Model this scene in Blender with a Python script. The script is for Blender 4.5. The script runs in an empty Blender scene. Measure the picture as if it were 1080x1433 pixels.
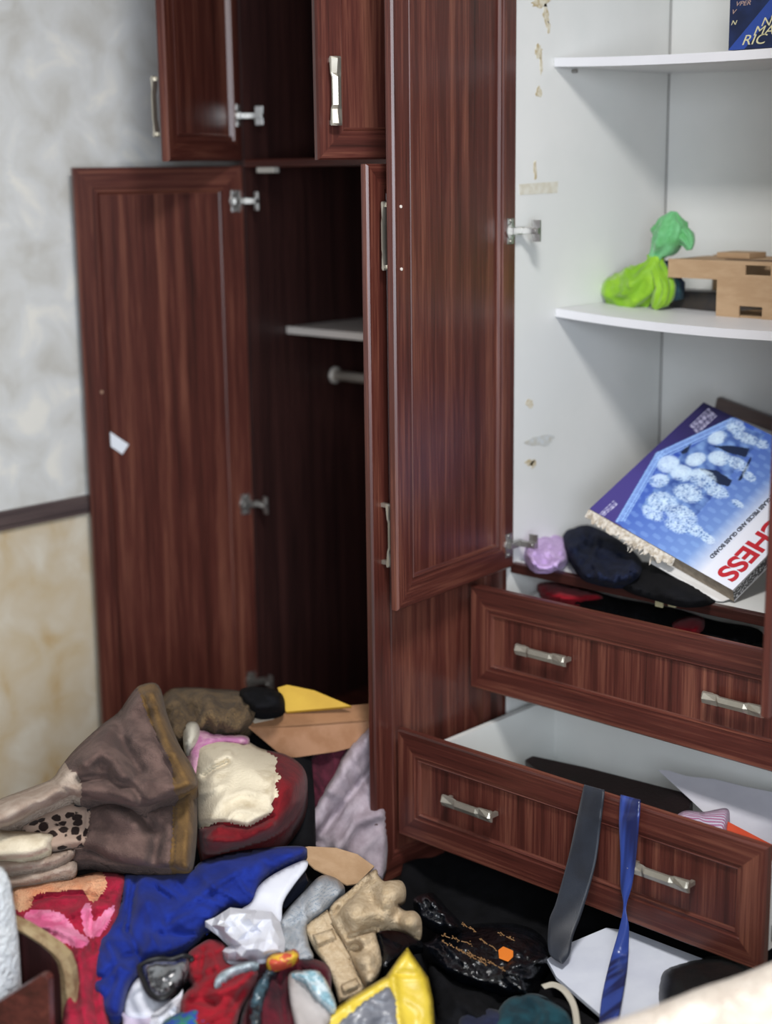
import bpy, math, random
import numpy as np
from mathutils import Vector, Matrix, noise
from mathutils.geometry import delaunay_2d_cdt
random.seed(7)
SC = bpy.context.scene
COL = SC.collection

# ------------------------------------------------------------------ camera
FPX = 2168.0; PITCH = math.atan(485/FPX); ROLL = -0.012; AZ = math.radians(43.5)
CAM = np.array([2.05, -2.55, 1.5])
_F0 = np.array([-math.sin(AZ), math.cos(AZ), 0.]); _R0 = np.array([math.cos(AZ), math.sin(AZ), 0.]); _Z = np.array([0, 0, 1.])
_F = _F0*math.cos(PITCH)-_Z*math.sin(PITCH); _U0 = _Z*math.cos(PITCH)+_F0*math.sin(PITCH)
_R = _R0*math.cos(ROLL)+_U0*math.sin(ROLL); _U = _U0*math.cos(ROLL)-_R0*math.sin(ROLL)
_U = np.cross(_R, _F)
cd = bpy.data.cameras.new('camera'); cam = bpy.data.objects.new('camera', cd); COL.objects.link(cam)
cam.matrix_world = Matrix(((_R[0], _U[0], -_F[0], CAM[0]), (_R[1], _U[1], -_F[1], CAM[1]), (_R[2], _U[2], -_F[2], CAM[2]), (0, 0, 0, 1)))
cd.sensor_fit = 'VERTICAL'; cd.sensor_height = 24.0; cd.lens = FPX/1433*24.0
cd.dof.use_dof = True; cd.dof.focus_distance = 2.88; cd.dof.aperture_fstop = 1.05
cd.clip_start = 0.05
SC.camera = cam

# ------------------------------------------------------------------ light
w = bpy.data.worlds.new('world'); SC.world = w; w.use_nodes = True
w.node_tree.nodes['Background'].inputs[0].default_value = (0.75, 0.85, 1, 1)
w.node_tree.nodes['Background'].inputs[1].default_value = 0.3
def area(name, loc, tgt, sx, sy, power, col):
    l = bpy.data.lights.new(name, 'AREA'); l.shape = 'RECTANGLE'; l.size = sx; l.size_y = sy; l.energy = power; l.color = col
    o = bpy.data.objects.new(name, l); COL.objects.link(o); o.location = loc
    o.rotation_euler = (Vector(tgt)-Vector(loc)).to_track_quat('-Z', 'Y').to_euler(); return o
area('ceiling_light', (1.25, -1.35, 2.6), (1.25, -1.35, 0), 0.4, 0.4, 34, (1, 0.98, 0.96))
area('fill_light', (2.9, -3.0, 1.5), (0, -0.2, 1.0), 1.5, 1.5, 70, (0.82, 0.9, 1))  # added cool fill lamp behind the camera, aimed to brighten the cabinets
SC.view_settings.view_transform = 'Standard'; SC.view_settings.look = 'None'
SC.view_settings.gamma = 1; SC.view_settings.use_curve_mapping = False
SC.view_settings.exposure = 0.9

# ------------------------------------------------------------------ pixel -> point helpers (for laying things out at their real places)
def ray(x, y): return _F+_R*(x-540)/FPX-_U*(y-716.5)/FPX
def atY(x, y, Y): d = ray(x, y); return CAM+d*((Y-CAM[1])/d[1])
def atX(x, y, X): d = ray(x, y); return CAM+d*((X-CAM[0])/d[0])
def atZ(x, y, Z): d = ray(x, y); return CAM+d*((Z-CAM[2])/d[2])
def P3(a, b, c):
    A, B, Cc = [atZ(*q) for q in (a, b, c)]; n = np.cross(B-A, Cc-A); n /= np.linalg.norm(n)
    if n @ (CAM-A) < 0: n = -n
    return A, n
def onP(x, y, pl):
    d = ray(x, y); return CAM+d*(((pl[0]-CAM) @ pl[1])/(d @ pl[1]))

# ------------------------------------------------------------------ materials
def lin(h):
    if isinstance(h, str):
        h = h.lstrip('#'); c = [int(h[i:i+2], 16)/255 for i in (0, 2, 4)]
    else: c = [v/255 for v in h]
    return tuple((v/12.92 if v <= .04045 else ((v+.055)/1.055)**2.4) for v in c)+(1.0,)
_m = {}
def mat(name, c, c2=None, rough=.7, scale=(8, 8, 8), lo=.4, hi=.6, bump=0.0, bscale=60, metal=0, sheen=0, coat=0, alpha=1, trans=0, detail=4, spec=.4, bdist=.002):
    if name in _m: return _m[name]
    m = bpy.data.materials.new(name); m.use_nodes = True; nt = m.node_tree; N = nt.nodes; L = nt.links
    b = N['Principled BSDF']; b.inputs['Roughness'].default_value = rough; b.inputs['Metallic'].default_value = metal
    b.inputs['Specular IOR Level'].default_value = spec
    b.inputs['Sheen Weight'].default_value = sheen; b.inputs['Coat Weight'].default_value = coat; b.inputs['Coat Roughness'].default_value = .15
    b.inputs['Alpha'].default_value = alpha; b.inputs['Transmission Weight'].default_value = trans
    tc = N.new('ShaderNodeTexCoord')
    if c2 is not None:
        mp = N.new('ShaderNodeMapping'); mp.inputs['Scale'].default_value = scale; L.new(tc.outputs['Object'], mp.inputs[0])
        n = N.new('ShaderNodeTexNoise'); n.inputs['Detail'].default_value = detail; n.inputs['Scale'].default_value = 1; n.inputs['Roughness'].default_value = .6
        L.new(mp.outputs[0], n.inputs['Vector'])
        r = N.new('ShaderNodeValToRGB'); r.color_ramp.elements[0].position = lo; r.color_ramp.elements[1].position = hi
        r.color_ramp.elements[0].color = lin(c); r.color_ramp.elements[1].color = lin(c2)
        L.new(n.outputs['Fac'], r.inputs[0]); L.new(r.outputs[0], b.inputs['Base Color'])
    else: b.inputs['Base Color'].default_value = lin(c)
    if bump:
        n2 = N.new('ShaderNodeTexNoise'); n2.inputs['Scale'].default_value = bscale; n2.inputs['Detail'].default_value = 5
        L.new(tc.outputs['Object'], n2.inputs['Vector'])
        bp = N.new('ShaderNodeBump'); bp.inputs['Strength'].default_value = bump; bp.inputs['Distance'].default_value = bdist
        L.new(n2.outputs['Fac'], bp.inputs['Height']); L.new(bp.outputs[0], b.inputs['Normal'])
    _m[name] = m; return m
def wood(name, axis, dark='#2e1510', mid='#4f261f', light='#7e4e3d', rough=.36):
    if name in _m: return _m[name]
    m = bpy.data.materials.new(name); m.use_nodes = True; nt = m.node_tree; N = nt.nodes; L = nt.links
    b = N['Principled BSDF']; b.inputs['Roughness'].default_value = rough; b.inputs['Specular IOR Level'].default_value = .5; b.inputs['Coat Weight'].default_value = .15; b.inputs['Coat Roughness'].default_value = .25
    tc = N.new('ShaderNodeTexCoord')
    def nz(s, along, det):
        mp = N.new('ShaderNodeMapping'); v = [s, s, s]; v[axis] = along; mp.inputs['Scale'].default_value = v
        L.new(tc.outputs['Object'], mp.inputs[0]); n = N.new('ShaderNodeTexNoise'); n.inputs['Scale'].default_value = 1
        n.inputs['Detail'].default_value = det; n.inputs['Roughness'].default_value = .65; n.inputs['Distortion'].default_value = .4
        L.new(mp.outputs[0], n.inputs['Vector']); return n.outputs['Fac']
    a = nz(38, .9, 5); f = nz(230, 5, 3)
    mx = N.new('ShaderNodeMix'); mx.inputs[0].default_value = .38; L.new(a, mx.inputs[2]); L.new(f, mx.inputs[3])
    r = N.new('ShaderNodeValToRGB'); e = r.color_ramp.elements
    e[0].position = .34; e[0].color = lin(dark); e[1].position = .68; e[1].color = lin(light)
    k = e.new(.5); k.color = lin(mid)
    L.new(mx.outputs[0], r.inputs[0]); L.new(r.outputs[0], b.inputs['Base Color'])
    bp = N.new('ShaderNodeBump'); bp.inputs['Strength'].default_value = .25; bp.inputs['Distance'].default_value = .0006
    L.new(f, bp.inputs['Height']); L.new(bp.outputs[0], b.inputs['Normal'])
    _m[name] = m; return m
WV = wood('mahogany_upright_grain', 2); WH = wood('mahogany_level_grain', 0); WY = wood('mahogany_depth_grain', 1)
WHITE = mat('white_laminate', '#dcdcd9', '#d6d7d4', rough=.5, scale=(3, 3, 3), bump=.05, bscale=30)
METAL = mat('brushed_metal', '#bdb7aa', '#a9a396', rough=.34, metal=.75, scale=(12, 12, 12))
STEEL = mat('hinge_steel', '#a8a6a2', rough=.3, metal=.9)
BLACKM = mat('dark_void', '#0c0b0c', rough=.8)

# ------------------------------------------------------------------ mesh helpers
class MB:
    def __init__(s): s.v = []; s.f = []; s.m = []
    def add(s, vs, fs, mi=0):
        o = len(s.v); s.v += [tuple(float(c) for c in v) for v in vs]; s.f += [tuple(i+o for i in f) for f in fs]; s.m += [mi]*len(fs)
    def box(s, a, b, mi=0, M=None):
        (x0, y0, z0), (x1, y1, z1) = a, b
        vs = [(x0, y0, z0), (x1, y0, z0), (x1, y1, z0), (x0, y1, z0), (x0, y0, z1), (x1, y0, z1), (x1, y1, z1), (x0, y1, z1)]
        if M is not None: vs = [M @ Vector(v) for v in vs]
        s.add(vs, [(3, 2, 1, 0), (4, 5, 6, 7), (0, 1, 5, 4), (1, 2, 6, 5), (2, 3, 7, 6), (3, 0, 4, 7)], mi)
    def tube(s, pts, rad, n=10, mi=0, caps=True, mod=None):
        pts = [np.array(p, float) for p in pts]; rr = rad if hasattr(rad, '__len__') else [rad]*len(pts)
        ring = []; up = np.array([0, 0, 1.])
        d0 = pts[1]-pts[0]
        a = np.cross(d0, up)
        if np.linalg.norm(a) < 1e-5: a = np.array([1., 0, 0])
        vs = []
        for i, p in enumerate(pts):
            d = (pts[min(i+1, len(pts)-1)]-pts[max(i-1, 0)]); d /= np.linalg.norm(d)+1e-9
            a = a-d*(a @ d); a /= np.linalg.norm(a)+1e-9; b = np.cross(d, a)
            for k in range(n):
                t = 2*math.pi*k/n; r = rr[i]*(mod(i, t) if mod else 1)
                vs.append(p+(a*math.cos(t)+b*math.sin(t))*r)
        fs = [(i*n+k, i*n+(k+1) % n, (i+1)*n+(k+1) % n, (i+1)*n+k) for i in range(len(pts)-1) for k in range(n)]
        if caps: fs += [tuple(range(n))[::-1], tuple((len(pts)-1)*n+k for k in range(n))]
        s.add(vs, fs, mi)
    def loops(s, loops, mi_fn, cap=None, cap0=None):
        n = len(loops[0]); vs = [p for l in loops for p in l]; o = len(s.v)
        s.v += [tuple(float(c) for c in v) for v in vs]
        for i in range(len(loops)-1):
            for k in range(n):
                s.f.append((o+i*n+k, o+i*n+(k+1) % n, o+(i+1)*n+(k+1) % n, o+(i+1)*n+k)); s.m.append(mi_fn(k))
        if cap is not None: s.f.append(tuple(o+(len(loops)-1)*n+k for k in range(n))); s.m.append(cap)
        if cap0 is not None: s.f.append(tuple(o+k for k in range(n))[::-1]); s.m.append(cap0)
    def build(s, name, mats, parent=None, smooth=False, bevel=0, fix=True, origin=None):
        me = bpy.data.meshes.new(name); off = np.zeros(3)
        if parent is not None and origin is None and parent.get('_o') is not None: off = np.array(parent['_o'])
        if origin is not None: off = np.array(origin, float)
        me.from_pydata([tuple(np.array(v)-off) for v in s.v], [], s.f); me.update()
        if not isinstance(mats, (list, tuple)): mats = [mats]
        for m in mats: me.materials.append(m)
        for p, i in zip(me.polygons, s.m): p.material_index = i; p.use_smooth = smooth
        if fix:
            import bmesh
            bm = bmesh.new(); bm.from_mesh(me); bmesh.ops.recalc_face_normals(bm, faces=bm.faces[:]); bm.to_mesh(me); bm.free()
        o = bpy.data.objects.new(name, me); COL.objects.link(o)
        if parent is not None: o.parent = parent
        elif origin is not None: o.location = off
        if bevel:
            bv = o.modifiers.new('bevel', 'BEVEL'); bv.width = bevel; bv.segments = 2; bv.limit_method = 'ANGLE'; bv.angle_limit = .6
        return o
def tag(o, label=None, cat=None, group=None, kind=None):
    for k, v in (('label', label), ('category', cat), ('group', group), ('kind', kind)):
        if v: o[k] = v
    return o
def thing(name, loc, label, cat, group=None):
    o = bpy.data.objects.new(name, None); COL.objects.link(o); o.location = loc; o.empty_display_size = .05
    o['_o'] = list(float(c) for c in loc); return tag(o, label, cat, group)
def boxo(name, a, b, m, parent=None, bevel=.0015, **k):
    q = MB(); q.box(a, b); return q.build(name, m, parent, bevel=bevel, **k)

# ------------------------------------------------------------------ room
def plaster():
    m = bpy.data.materials.new('mottled_plaster'); m.use_nodes = True; nt = m.node_tree; N = nt.nodes; L = nt.links
    b = N['Principled BSDF']; b.inputs['Roughness'].default_value = .85
    tc = N.new('ShaderNodeTexCoord'); sx = N.new('ShaderNodeSeparateXYZ'); L.new(tc.outputs['Object'], sx.inputs[0])
    n = N.new('ShaderNodeTexNoise'); n.inputs['Scale'].default_value = 9; n.inputs['Detail'].default_value = 8; n.inputs['Distortion'].default_value = .5
    L.new(tc.outputs['Object'], n.inputs['Vector'])
    def ramp(stops):
        r = N.new('ShaderNodeValToRGB'); e = r.color_ramp.elements; e[0].position, e[0].color = stops[0][0], lin(stops[0][1]); e[1].position, e[1].color = stops[-1][0], lin(stops[-1][1])
        for p, c in stops[1:-1]: k = e.new(p); k.color = lin(c)
        L.new(n.outputs['Fac'], r.inputs[0]); return r.outputs[0]
    up = ramp([(.3, '#bdbab3'), (.45, '#cbcac6'), (.56, '#d2d2d0'), (.68, '#e2dfd7')]); lo = ramp([(.3, '#bb9f74'), (.42, '#c4b294'), (.55, '#c9bba4'), (.7, '#d3cab9')])
    gt = N.new('ShaderNodeMath'); gt.operation = 'GREATER_THAN'; gt.inputs[1].default_value = .71; L.new(sx.outputs[2], gt.inputs[0])
    mx = N.new('ShaderNodeMix'); mx.data_type = 'RGBA'; L.new(gt.outputs[0], mx.inputs[0]); L.new(lo, mx.inputs[6]); L.new(up, mx.inputs[7])
    L.new(mx.outputs[2], b.inputs['Base Color'])
    bp = N.new('ShaderNodeBump'); bp.inputs['Strength'].default_value = .25; bp.inputs['Distance'].default_value = .003; L.new(n.outputs['Fac'], bp.inputs['Height']); L.new(bp.outputs[0], b.inputs['Normal'])
    return m
PL = plaster()
PLAIN = mat('plain_plaster', '#8d8a86', '#96938e', rough=.9, scale=(2, 2, 2), bump=.2, bscale=20)
FLOORM = mat('floor_tile', '#6d645b', '#7a7066', rough=.5, scale=(5, 5, 5), bump=.05)
XW = -1.0
tag(boxo('wall_left', (XW-.1, -3.7, 0), (XW, .72, 2.7), PL, bevel=0), kind='structure')
tag(boxo('wall_back', (XW, .62, 0), (3.3, .72, 2.7), PLAIN, bevel=0), kind='structure')
tag(boxo('wall_right', (3.3, -3.7, 0), (3.4, .72, 2.7), PLAIN, bevel=0), kind='structure')
tag(boxo('wall_front', (XW, -3.8, 0), (3.3, -3.7, 2.7), PLAIN, bevel=0), kind='structure')
tag(boxo('floor', (XW-.1, -3.8, -.1), (3.4, .72, 0), FLOORM, bevel=0), kind='structure')
tag(boxo('ceiling', (XW-.1, -3.8, 2.7), (3.4, .72, 2.8), mat('ceiling_paint', '#b8b5b0', rough=.9), bevel=0), kind='structure')
tr = MB(); tr.box((XW, -3.6, .688), (XW+.014, .6, .732)); tr.box((XW, -3.6, .7), (XW+.02, .6, .72))
tag(tr.build('trim_1', mat('rail_wood', '#4b3f3f', '#5a4c4a', rough=.5, scale=(40, 3, 40)), bevel=.002), kind='structure')

# ------------------------------------------------------------------ fitted panel fronts, handles, hinges
PROF = [(0, -.004), (.0035, 0), (.047, 0), (.0485, -.0035), (.0545, -.0035), (.056, -.002), (.059, -.008), (.062, -.009)]
def rectloop(x0, x1, z0, z1, ins, y): return [(x0+ins, y, z0+ins), (x1-ins, y, z0+ins), (x1-ins, y, z1-ins), (x0+ins, y, z1-ins)]
def panel_front(name, x0, x1, z0, z1, t, parent, both=False, panelname='panel', prof=PROF):
    """framed board: outer face at y=-t, inner face at y=0; mitred frame, sunk panel"""
    f = MB()
    out = [rectloop(x0, x1, z0, z1, i, -t-h) for i, h in prof]
    mi = lambda k: 1 if k % 2 == 0 else 0
    f.loops(out, mi)
    inn = [rectloop(x0, x1, z0, z1, i, h) for i, h in prof] if both else [rectloop(x0, x1, z0, z1, 0, -.002), rectloop(x0, x1, z0, z1, .002, 0), rectloop(x0, x1, z0, z1, prof[-1][0], 0)]
    f.loops(inn, mi)
    f.loops([out[0], inn[0]], mi)
    frame = f.build(name, [WV, WH], parent, origin=(0, 0, 0))
    p = MB(); i = prof[-1][0]; d = -prof[-1][1]
    p.box((x0+i-.001, -t+d-.0005, z0+i-.001), (x1-i+.001, (-d if both else -.0005), z1-i+.001))
    return frame, (p, panelname)
def handle_mesh(L=.128, w=.023, vertical=False, out=-1):
    """bow handle with faceted ends, along x (or z), standing out along y*out"""
    q = MB(); st = .026
    def P(a, b, c): return (b, out*c, a) if vertical else (a, out*c, b)
    secs = [(-L/2, .5, st-.006, st+.002), (-L/2+.004, .5, st-.007, st+.006), (-L*.26, .5, st-.004, st+.001), (-L*.2, .42, st-.003, st+.005), (L*.2, .42, st-.003, st+.005), (L*.26, .5, st-.004, st+.001), (L/2-.004, .5, st-.007, st+.006), (L/2, .5, st-.006, st+.002)]
    lp = []
    for a, hw, c0, c1 in secs:
        b = w*hw; lp.append([P(a, -b, c0), P(a, b, c0), P(a, b*.9, (c0+c1)/2), P(a, 0, c1), P(a, -b*.9, (c0+c1)/2)])
    q.loops(lp, lambda k: 0, cap=0, cap0=0)
    for s in (-1, 1):
        c = s*(L/2-.006)
        vs = [P(c-.004, -.004, 0), P(c+.004, -.004, 0), P(c+.004, .004, 0), P(c-.004, .004, 0), P(c-.004, -.004, st), P(c+.004, -.004, st), P(c+.004, .004, st), P(c-.004, .004, st)]
        q.add(vs, [(3, 2, 1, 0), (4, 5, 6, 7), (0, 1, 5, 4), (1, 2, 6, 5), (2, 3, 7, 6), (3, 0, 4, 7)])
    return q
HM = {}
def handle(parent, x, y, z, vertical=False, out=-1, name='handle'):
    k = (vertical, out)
    if k not in HM:
        o = handle_mesh(vertical=vertical, out=out).build(name, METAL, parent, origin=(0, 0, 0)); HM[k] = o.data
    else:
        o = bpy.data.objects.new(name, HM[k]); COL.objects.link(o); o.parent = parent
    o.location = (x, y, z); return o
def hinge(parent, x, z, s, name='hinge'):
    """cup hinge fixed on the inner face (y>=0) near the hinged edge; s=+1 door runs to +x"""
    q = MB(); c = x+s*.022
    q.box((c-.012, 0, z-.026), (c+.012, .002, z+.026))
    for dz in (-.021, .021): q.tube([(c, .0015, z+dz), (c, .004, z+dz)], .0045, 10)
    q.tube([(c, -.002, z), (c, .0035, z)], .0165, 18)
    q.box((c-s*.03-.008, .003, z-.007), (c-s*.002+.008, .012, z+.007))
    q.box((c-s*.032-.006, .006, z-.006), (c-s*.032+.006, .05, z+.006))
    q.box((c-s*.037-.0025, .03, z-.022), (c-s*.037+.0025, .05, z+.022)); q.tube([(c-s*.03, .04, z), (c-s*.024, .04, z)], .005, 8)
    return q.build(name, STEEL, parent, bevel=.0006, origin=(0, 0, 0))
def door(root, hx, hy, beta, wd, z0, z1, side, both=True, hz=(), hd=None, t=.02, label=None):
    """side=+1: hinged on its left edge; side=-1: on its right. beta measured from straight out (-Y) towards -X"""
    lo = root['_o']
    x0, x1 = (0, wd) if side > 0 else (-wd, 0)
    fr, (p, pn) = panel_front('door', x0, x1, 0, z1-z0, t, root, both)
    fr.location = (hx-lo[0], hy-lo[1], z0-lo[2]); a = (-90-beta) if side > 0 else (90-beta)
    fr.rotation_euler = (0, 0, math.radians(a)); fr['_o'] = [0, 0, 0]
    p.build(pn, [WV], fr, origin=(0, 0, 0))
    for z in hz: hinge(fr, 0, z-z0, side)
    if hd is not None: handle(fr, (wd-.03)*side, -t, hd-z0, vertical=True)
    if label: fr['label'] = label
    return fr

# ------------------------------------------------------------------ left wardrobe
L = thing('wardrobe', (-.43, .3, 0), 'dark mahogany wardrobe section with opened upper and lower doors beside the plaster wall', 'wardrobe')
XL0, XL1 = -.85, -.03; DEP = .575
WI = wood('mahogany_shaded', 2, '#1c0e0d', '#2f1917', '#482a25', rough=.45)  # darkened copy of the mahogany; the interior's shade is put into its colour
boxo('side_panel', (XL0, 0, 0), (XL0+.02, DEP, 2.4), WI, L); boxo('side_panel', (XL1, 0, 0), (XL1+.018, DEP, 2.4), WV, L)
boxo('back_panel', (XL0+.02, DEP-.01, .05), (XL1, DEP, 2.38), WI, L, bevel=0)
boxo('bottom_board', (XL0+.02, 0.002, .06), (XL1, DEP-.011, .08), WH, L); boxo('plinth', (XL0+.02, .02, 0), (XL1, .038, .06), WH, L)
boxo('divider_board', (XL0+.02, .001, 1.5), (XL1, DEP-.011, 1.518), WH, L); boxo('top_board', (XL0+.02, .001, 2.38), (XL1, DEP-.011, 2.4), WH, L)
SHL = mat('grey_shelf_laminate', '#d2cbc5', rough=.5)
boxo('shelf', (XL0+.021, .126, 1.088), (XL1-.001, DEP-.012, 1.106), SHL, L, label=None) if False else None
q = MB(); q.box((XL0+.021, .126, 1.088), (XL1-.001, DEP-.012, 1.106)); s_ = q.build('shelf', SHL, L, bevel=.001); s_['label'] = 'pale shelf board'
q = MB(); q.tube([(XL0+.0215, .295, .965), (XL1-.0015, .295, .965)], .013, 14); q.tube([(XL0+.0205, .295, .965), (XL0+.025, .295, .965)], .022, 14)
q.build('hanging_rail', mat('rail_metal', '#d8d0c6', rough=.4, metal=.1), L, smooth=True)
q = MB(); q.box((XL0+.06, .005, 1.486), (XL0+.12, .025, 1.4995)); q.build('magnetic_catch', mat('catch_plastic', '#b9b5ac', rough=.4), L, bevel=.002)
dl = door(L, -.83, -.002, 16.5, .425, .06, 1.503, 1, hz=(1.42, .67, .2), hd=.8, label='lower left door standing open against the wall side, with a white sticker')
# white sticker and screw dot on that door's inner face
q = MB(); M = Matrix.Translation((.355, .001, .8)) @ Matrix.Rotation(math.radians(-38), 4, 'Y')
q.box((-.031, -.009, -.014), (.031, -.0065, .014), M=M)
q.build('sticker', mat('sticker_white', '#dfe3ea', rough=.5), dl, origin=(0, 0, 0))
q = MB(); q.tube([(.385, -.002, .925), (.385, .0012, .925)], .004, 10); q.build('screw_cap', mat('screw_cap', '#9b7a66', rough=.5), dl, origin=(0, 0, 0))
door(L, -.83, -.002, -26.5, .42, 1.514, 2.36, 1, hz=(1.62, 2.25), hd=1.63, label='upper left door, half open')
door(L, -.035, -.002, -1, .42, .04, 1.503, -1, hz=(1.42, .67, .2), hd=.79, label='lower right door seen almost edge-on')
door(L, -.035, -.002, 19.2, .42, 1.512, 2.36, -1, hz=(1.62, 2.25), hd=1.64, label='upper right door with its silver handle facing out')

# ------------------------------------------------------------------ right wardrobe
R = thing('wardrobe', (.43, .3, 0), 'mahogany wardrobe with white shelves inside and two drawers pulled out', 'wardrobe')
XR = .86
SIDE = mat('white_laminate_side', '#c6ced0', '#bfc7c9', rough=.45, scale=(2, 2, 2), bump=.05, bscale=30)
boxo('side_panel', (-.010, 0, 0), (0, DEP, 2.4), WHITE, R, bevel=0); boxo('side_panel', (XR, 0, 0), (XR+.018, DEP, 2.4), WHITE, R, bevel=0)
boxo('outer_side_panel', (XR+.0185, 0, 0), (XR+.0225, DEP, 2.4), WV, R, bevel=0)
boxo('back_panel', (0, DEP-.008, .08), (XR, DEP, 2.38), WHITE, R, bevel=0)
q = MB(); q.tube([(.0015, DEP-.0095, .66), (.0015, DEP-.0095, 2.37)], .0012, 6); q.build('corner_gap', mat('gap_dark', '#57534f', rough=.9), R)
boxo('top_board', (0, .001, 2.38), (XR, DEP-.009, 2.4), WHITE, R)
boxo('bottom_board', (0.001, .001, .06), (XR-.001, DEP-.009, .078), WHITE, R); boxo('plinth', (.001, .02, 0), (XR-.001, .038, .06), WH, R)
def sag_shelf(z0, sag, y0, t=.018, name='shelf'):
    q = MB(); n = 24
    lp = []
    for i in range(n+1):
        u = i/n; x = .0012+u*(XR-.0024); dz = -sag*4*u*(1-u)*(1 if u < .5 else 1)
        lp.append([(x, y0, z0+dz), (x, DEP-.009, z0+dz*.5), (x, DEP-.009, z0+t+dz*.5), (x, y0, z0+t+dz)])
    q.loops(lp, lambda k: 0, cap=0, cap0=0); return q.build(name, mat('white_shelf', '#dbdbde', '#d5d5d8', rough=.45, scale=(4, 4, 4)), R)
sag_shelf(1.697, .010, .135); sag_shelf(1.176, .018, .15)
q = MB(); q.box((.001, .02, .634), (XR-.001, DEP-.009, .652)); q.build('shelf', WHITE, R)
q = MB(); q.box((.0005, .0, .632), (XR-.0005, .0195, .654)); q.build('shelf_edging', wood('mahogany_dark', 0, '#26120f', '#3b1d18', '#552b23'), R, bevel=.002)
for z in (1.69, 1.17):   # shelf pins
    q = MB(); q.tube([(.0, .2, z), (.012, .2, z)], .004, 8); q.build('shelf_pin', STEEL, R)
# glue / tape residue on the left side panel
TAPE = mat('tape_residue', '#c9c3b2', '#d3d0c4', rough=.6, scale=(60, 60, 60)); GLUE = mat('glue_stain', '#b3a27e', '#d2ccba', rough=.6, scale=(90, 90, 90))
def blotch(cx, cy, rx, ry, m, name, ang=0, n=18, rough=.35):
    vs = []; q = MB()
    for k in range(n):
        t = 2*math.pi*k/n; r = 1+random.uniform(-rough, rough)
        a, b = rx*r*math.cos(t), ry*r*math.sin(t)
        vs.append(atX(cx+a*math.cos(ang)-b*math.sin(ang), cy+a*math.sin(ang)+b*math.cos(ang), .0008))
    vs2 = [v-np.array([.0007, 0, 0]) for v in vs]
    q.add(vs+vs2, [tuple(range(n)), tuple(range(n, 2*n))[::-1]]+[(k, (k+1) % n, n+(k+1) % n, n+k) for k in range(n)]); return q.build(name, m, R)
for a in ((755, 4, 13, 8), (764, 20, 4, 16), (768, 38, 2, 9), (754, 72, 5, 9), (757, 90, 2, 14), (754, 128, 4, 8), (749, 237, 2, 14), (741, 658-10, 6, 6), (746, 650, 4, 6), (742, 565, 5, 6)):
    blotch(*a, GLUE, 'glue_stain')
q = MB(); c = [atX(x, y, .0007) for x, y in ((726, 258), (727, 273), (780, 270), (781, 254), (752, 256))]
n = len(c); q.add(c+[v-np.array([.0006, 0, 0]) for v in c], [tuple(range(n)), tuple(range(n, 2*n))[::-1]]+[(k, (k+1) % n, n+(k+1) % n, n+k) for k in range(n)]); q.build('tape_strip', TAPE, R)
blotch(757, 616, 20, 7, mat('glue_faint', '#bcbab0', '#c6cacb', rough=.5, scale=(50, 50, 50)), 'glue_stain')
td = door(R, .012, -.002, -6.3, .42, .648, 2.36, 1, hz=(1.365, .70, 2.2), hd=1.37, label='tall left door standing open, seen from inside')
for z in (1.31, 1.425):
    q = MB(); q.tube([(.4, -.002, z-.648), (.4, .002, z-.648)], .003, 8)
    q.build('screw_tip', mat('screw_bright', '#d8cfc6', rough=.4), td, origin=(0, 0, 0))
door(R, .856, -.002, .2, .42, .625, 2.36, -1, hz=(1.365, .70, 2.2), label='tall right door opened outward, seen edge-on')

def drawer(y0, z0, z1, label):
    t = .02; h = z1-z0; lo = R['_o']
    b = MB(); x0, x1 = .022, XR-.022; dp = .47; zs = h-.055; w_ = .014; D0 = .02
    b.box((x0, D0-.018, D0+.0), (x1, D0-.004, zs)); b.box((x0, D0-.004, D0), (x0+w_, dp, zs)); b.box((x1-w_, D0-.004, D0), (x1, dp, zs)); b.box((x0, dp, D0), (x1, dp+w_, zs))
    b.box((x0+w_, D0-.004, D0+.006), (x1-w_, dp, D0+.012))
    o = b.build('drawer', WHITE, R, origin=(0, 0, 0)); o.location = (0-lo[0], y0-lo[1], z0-lo[2]); o['_o'] = [0, 0, 0]; o['label'] = label
    fr, (p, pn) = panel_front('drawer_front', .004, .852, 0, h, t, o)
    p.build('front_panel', [WV], o, origin=(0, 0, 0))
    for x in (.205, .65): handle(o, x, -t+.006, h*.52)
    for xx in (x0-.011, x1+.001):
        q = MB(); q.box((xx, .03, D0+.015), (xx+.009, dp, D0+.045)); q.build('runner', STEEL, o, origin=(0, 0, 0), bevel=.001)
    return o
d1 = drawer(-.35, .147, .377, 'lower drawer pulled far out')
d2 = drawer(-.12, .408, .634, 'upper drawer pulled slightly out')

# ------------------------------------------------------------------ cloth generator
def interp(x, pts):
    for (a, va), (b, vb) in zip(pts, pts[1:]):
        if x <= b: t = max(0, (x-a)/(b-a)); return va+(vb-va)*t
    return pts[-1][1]
def Zh(px, py):
    a = interp(py, [(940, .42), (1000, .37), (1100, .30), (1200, .23), (1300, .18), (1433, .14), (1560, .12)])
    t = min(1, max(0, (px-420)/200)); t = t*t*(3-2*t)
    return a*(1-t)+.07*t
def catmull(P, k=5):
    n = len(P); out = []
    for i in range(n):
        p0, p1, p2, p3 = [np.array(P[(i+j-1) % n], float) for j in range(4)]
        for s in range(k):
            t = s/k; out.append(.5*((2*p1)+(-p0+p2)*t+(2*p0-5*p1+4*p2-p3)*t*t+(-p0+3*p1-3*p2+p3)*t**3))
    return out
def dist_poly(P, pts, closed=True):
    A = np.array(pts, float); B = np.roll(A, -1, 0) if closed else A[1:]
    if not closed: A = A[:-1]
    d = B-A; L2 = (d*d).sum(1)+1e-9; best = np.full(len(P), 1e9)
    for a, dd, l in zip(A, d, L2):
        t = np.clip(((P-a) @ dd)/l, 0, 1); q = P-(a+t[:, None]*dd); best = np.minimum(best, (q*q).sum(1))
    return np.sqrt(best)
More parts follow.
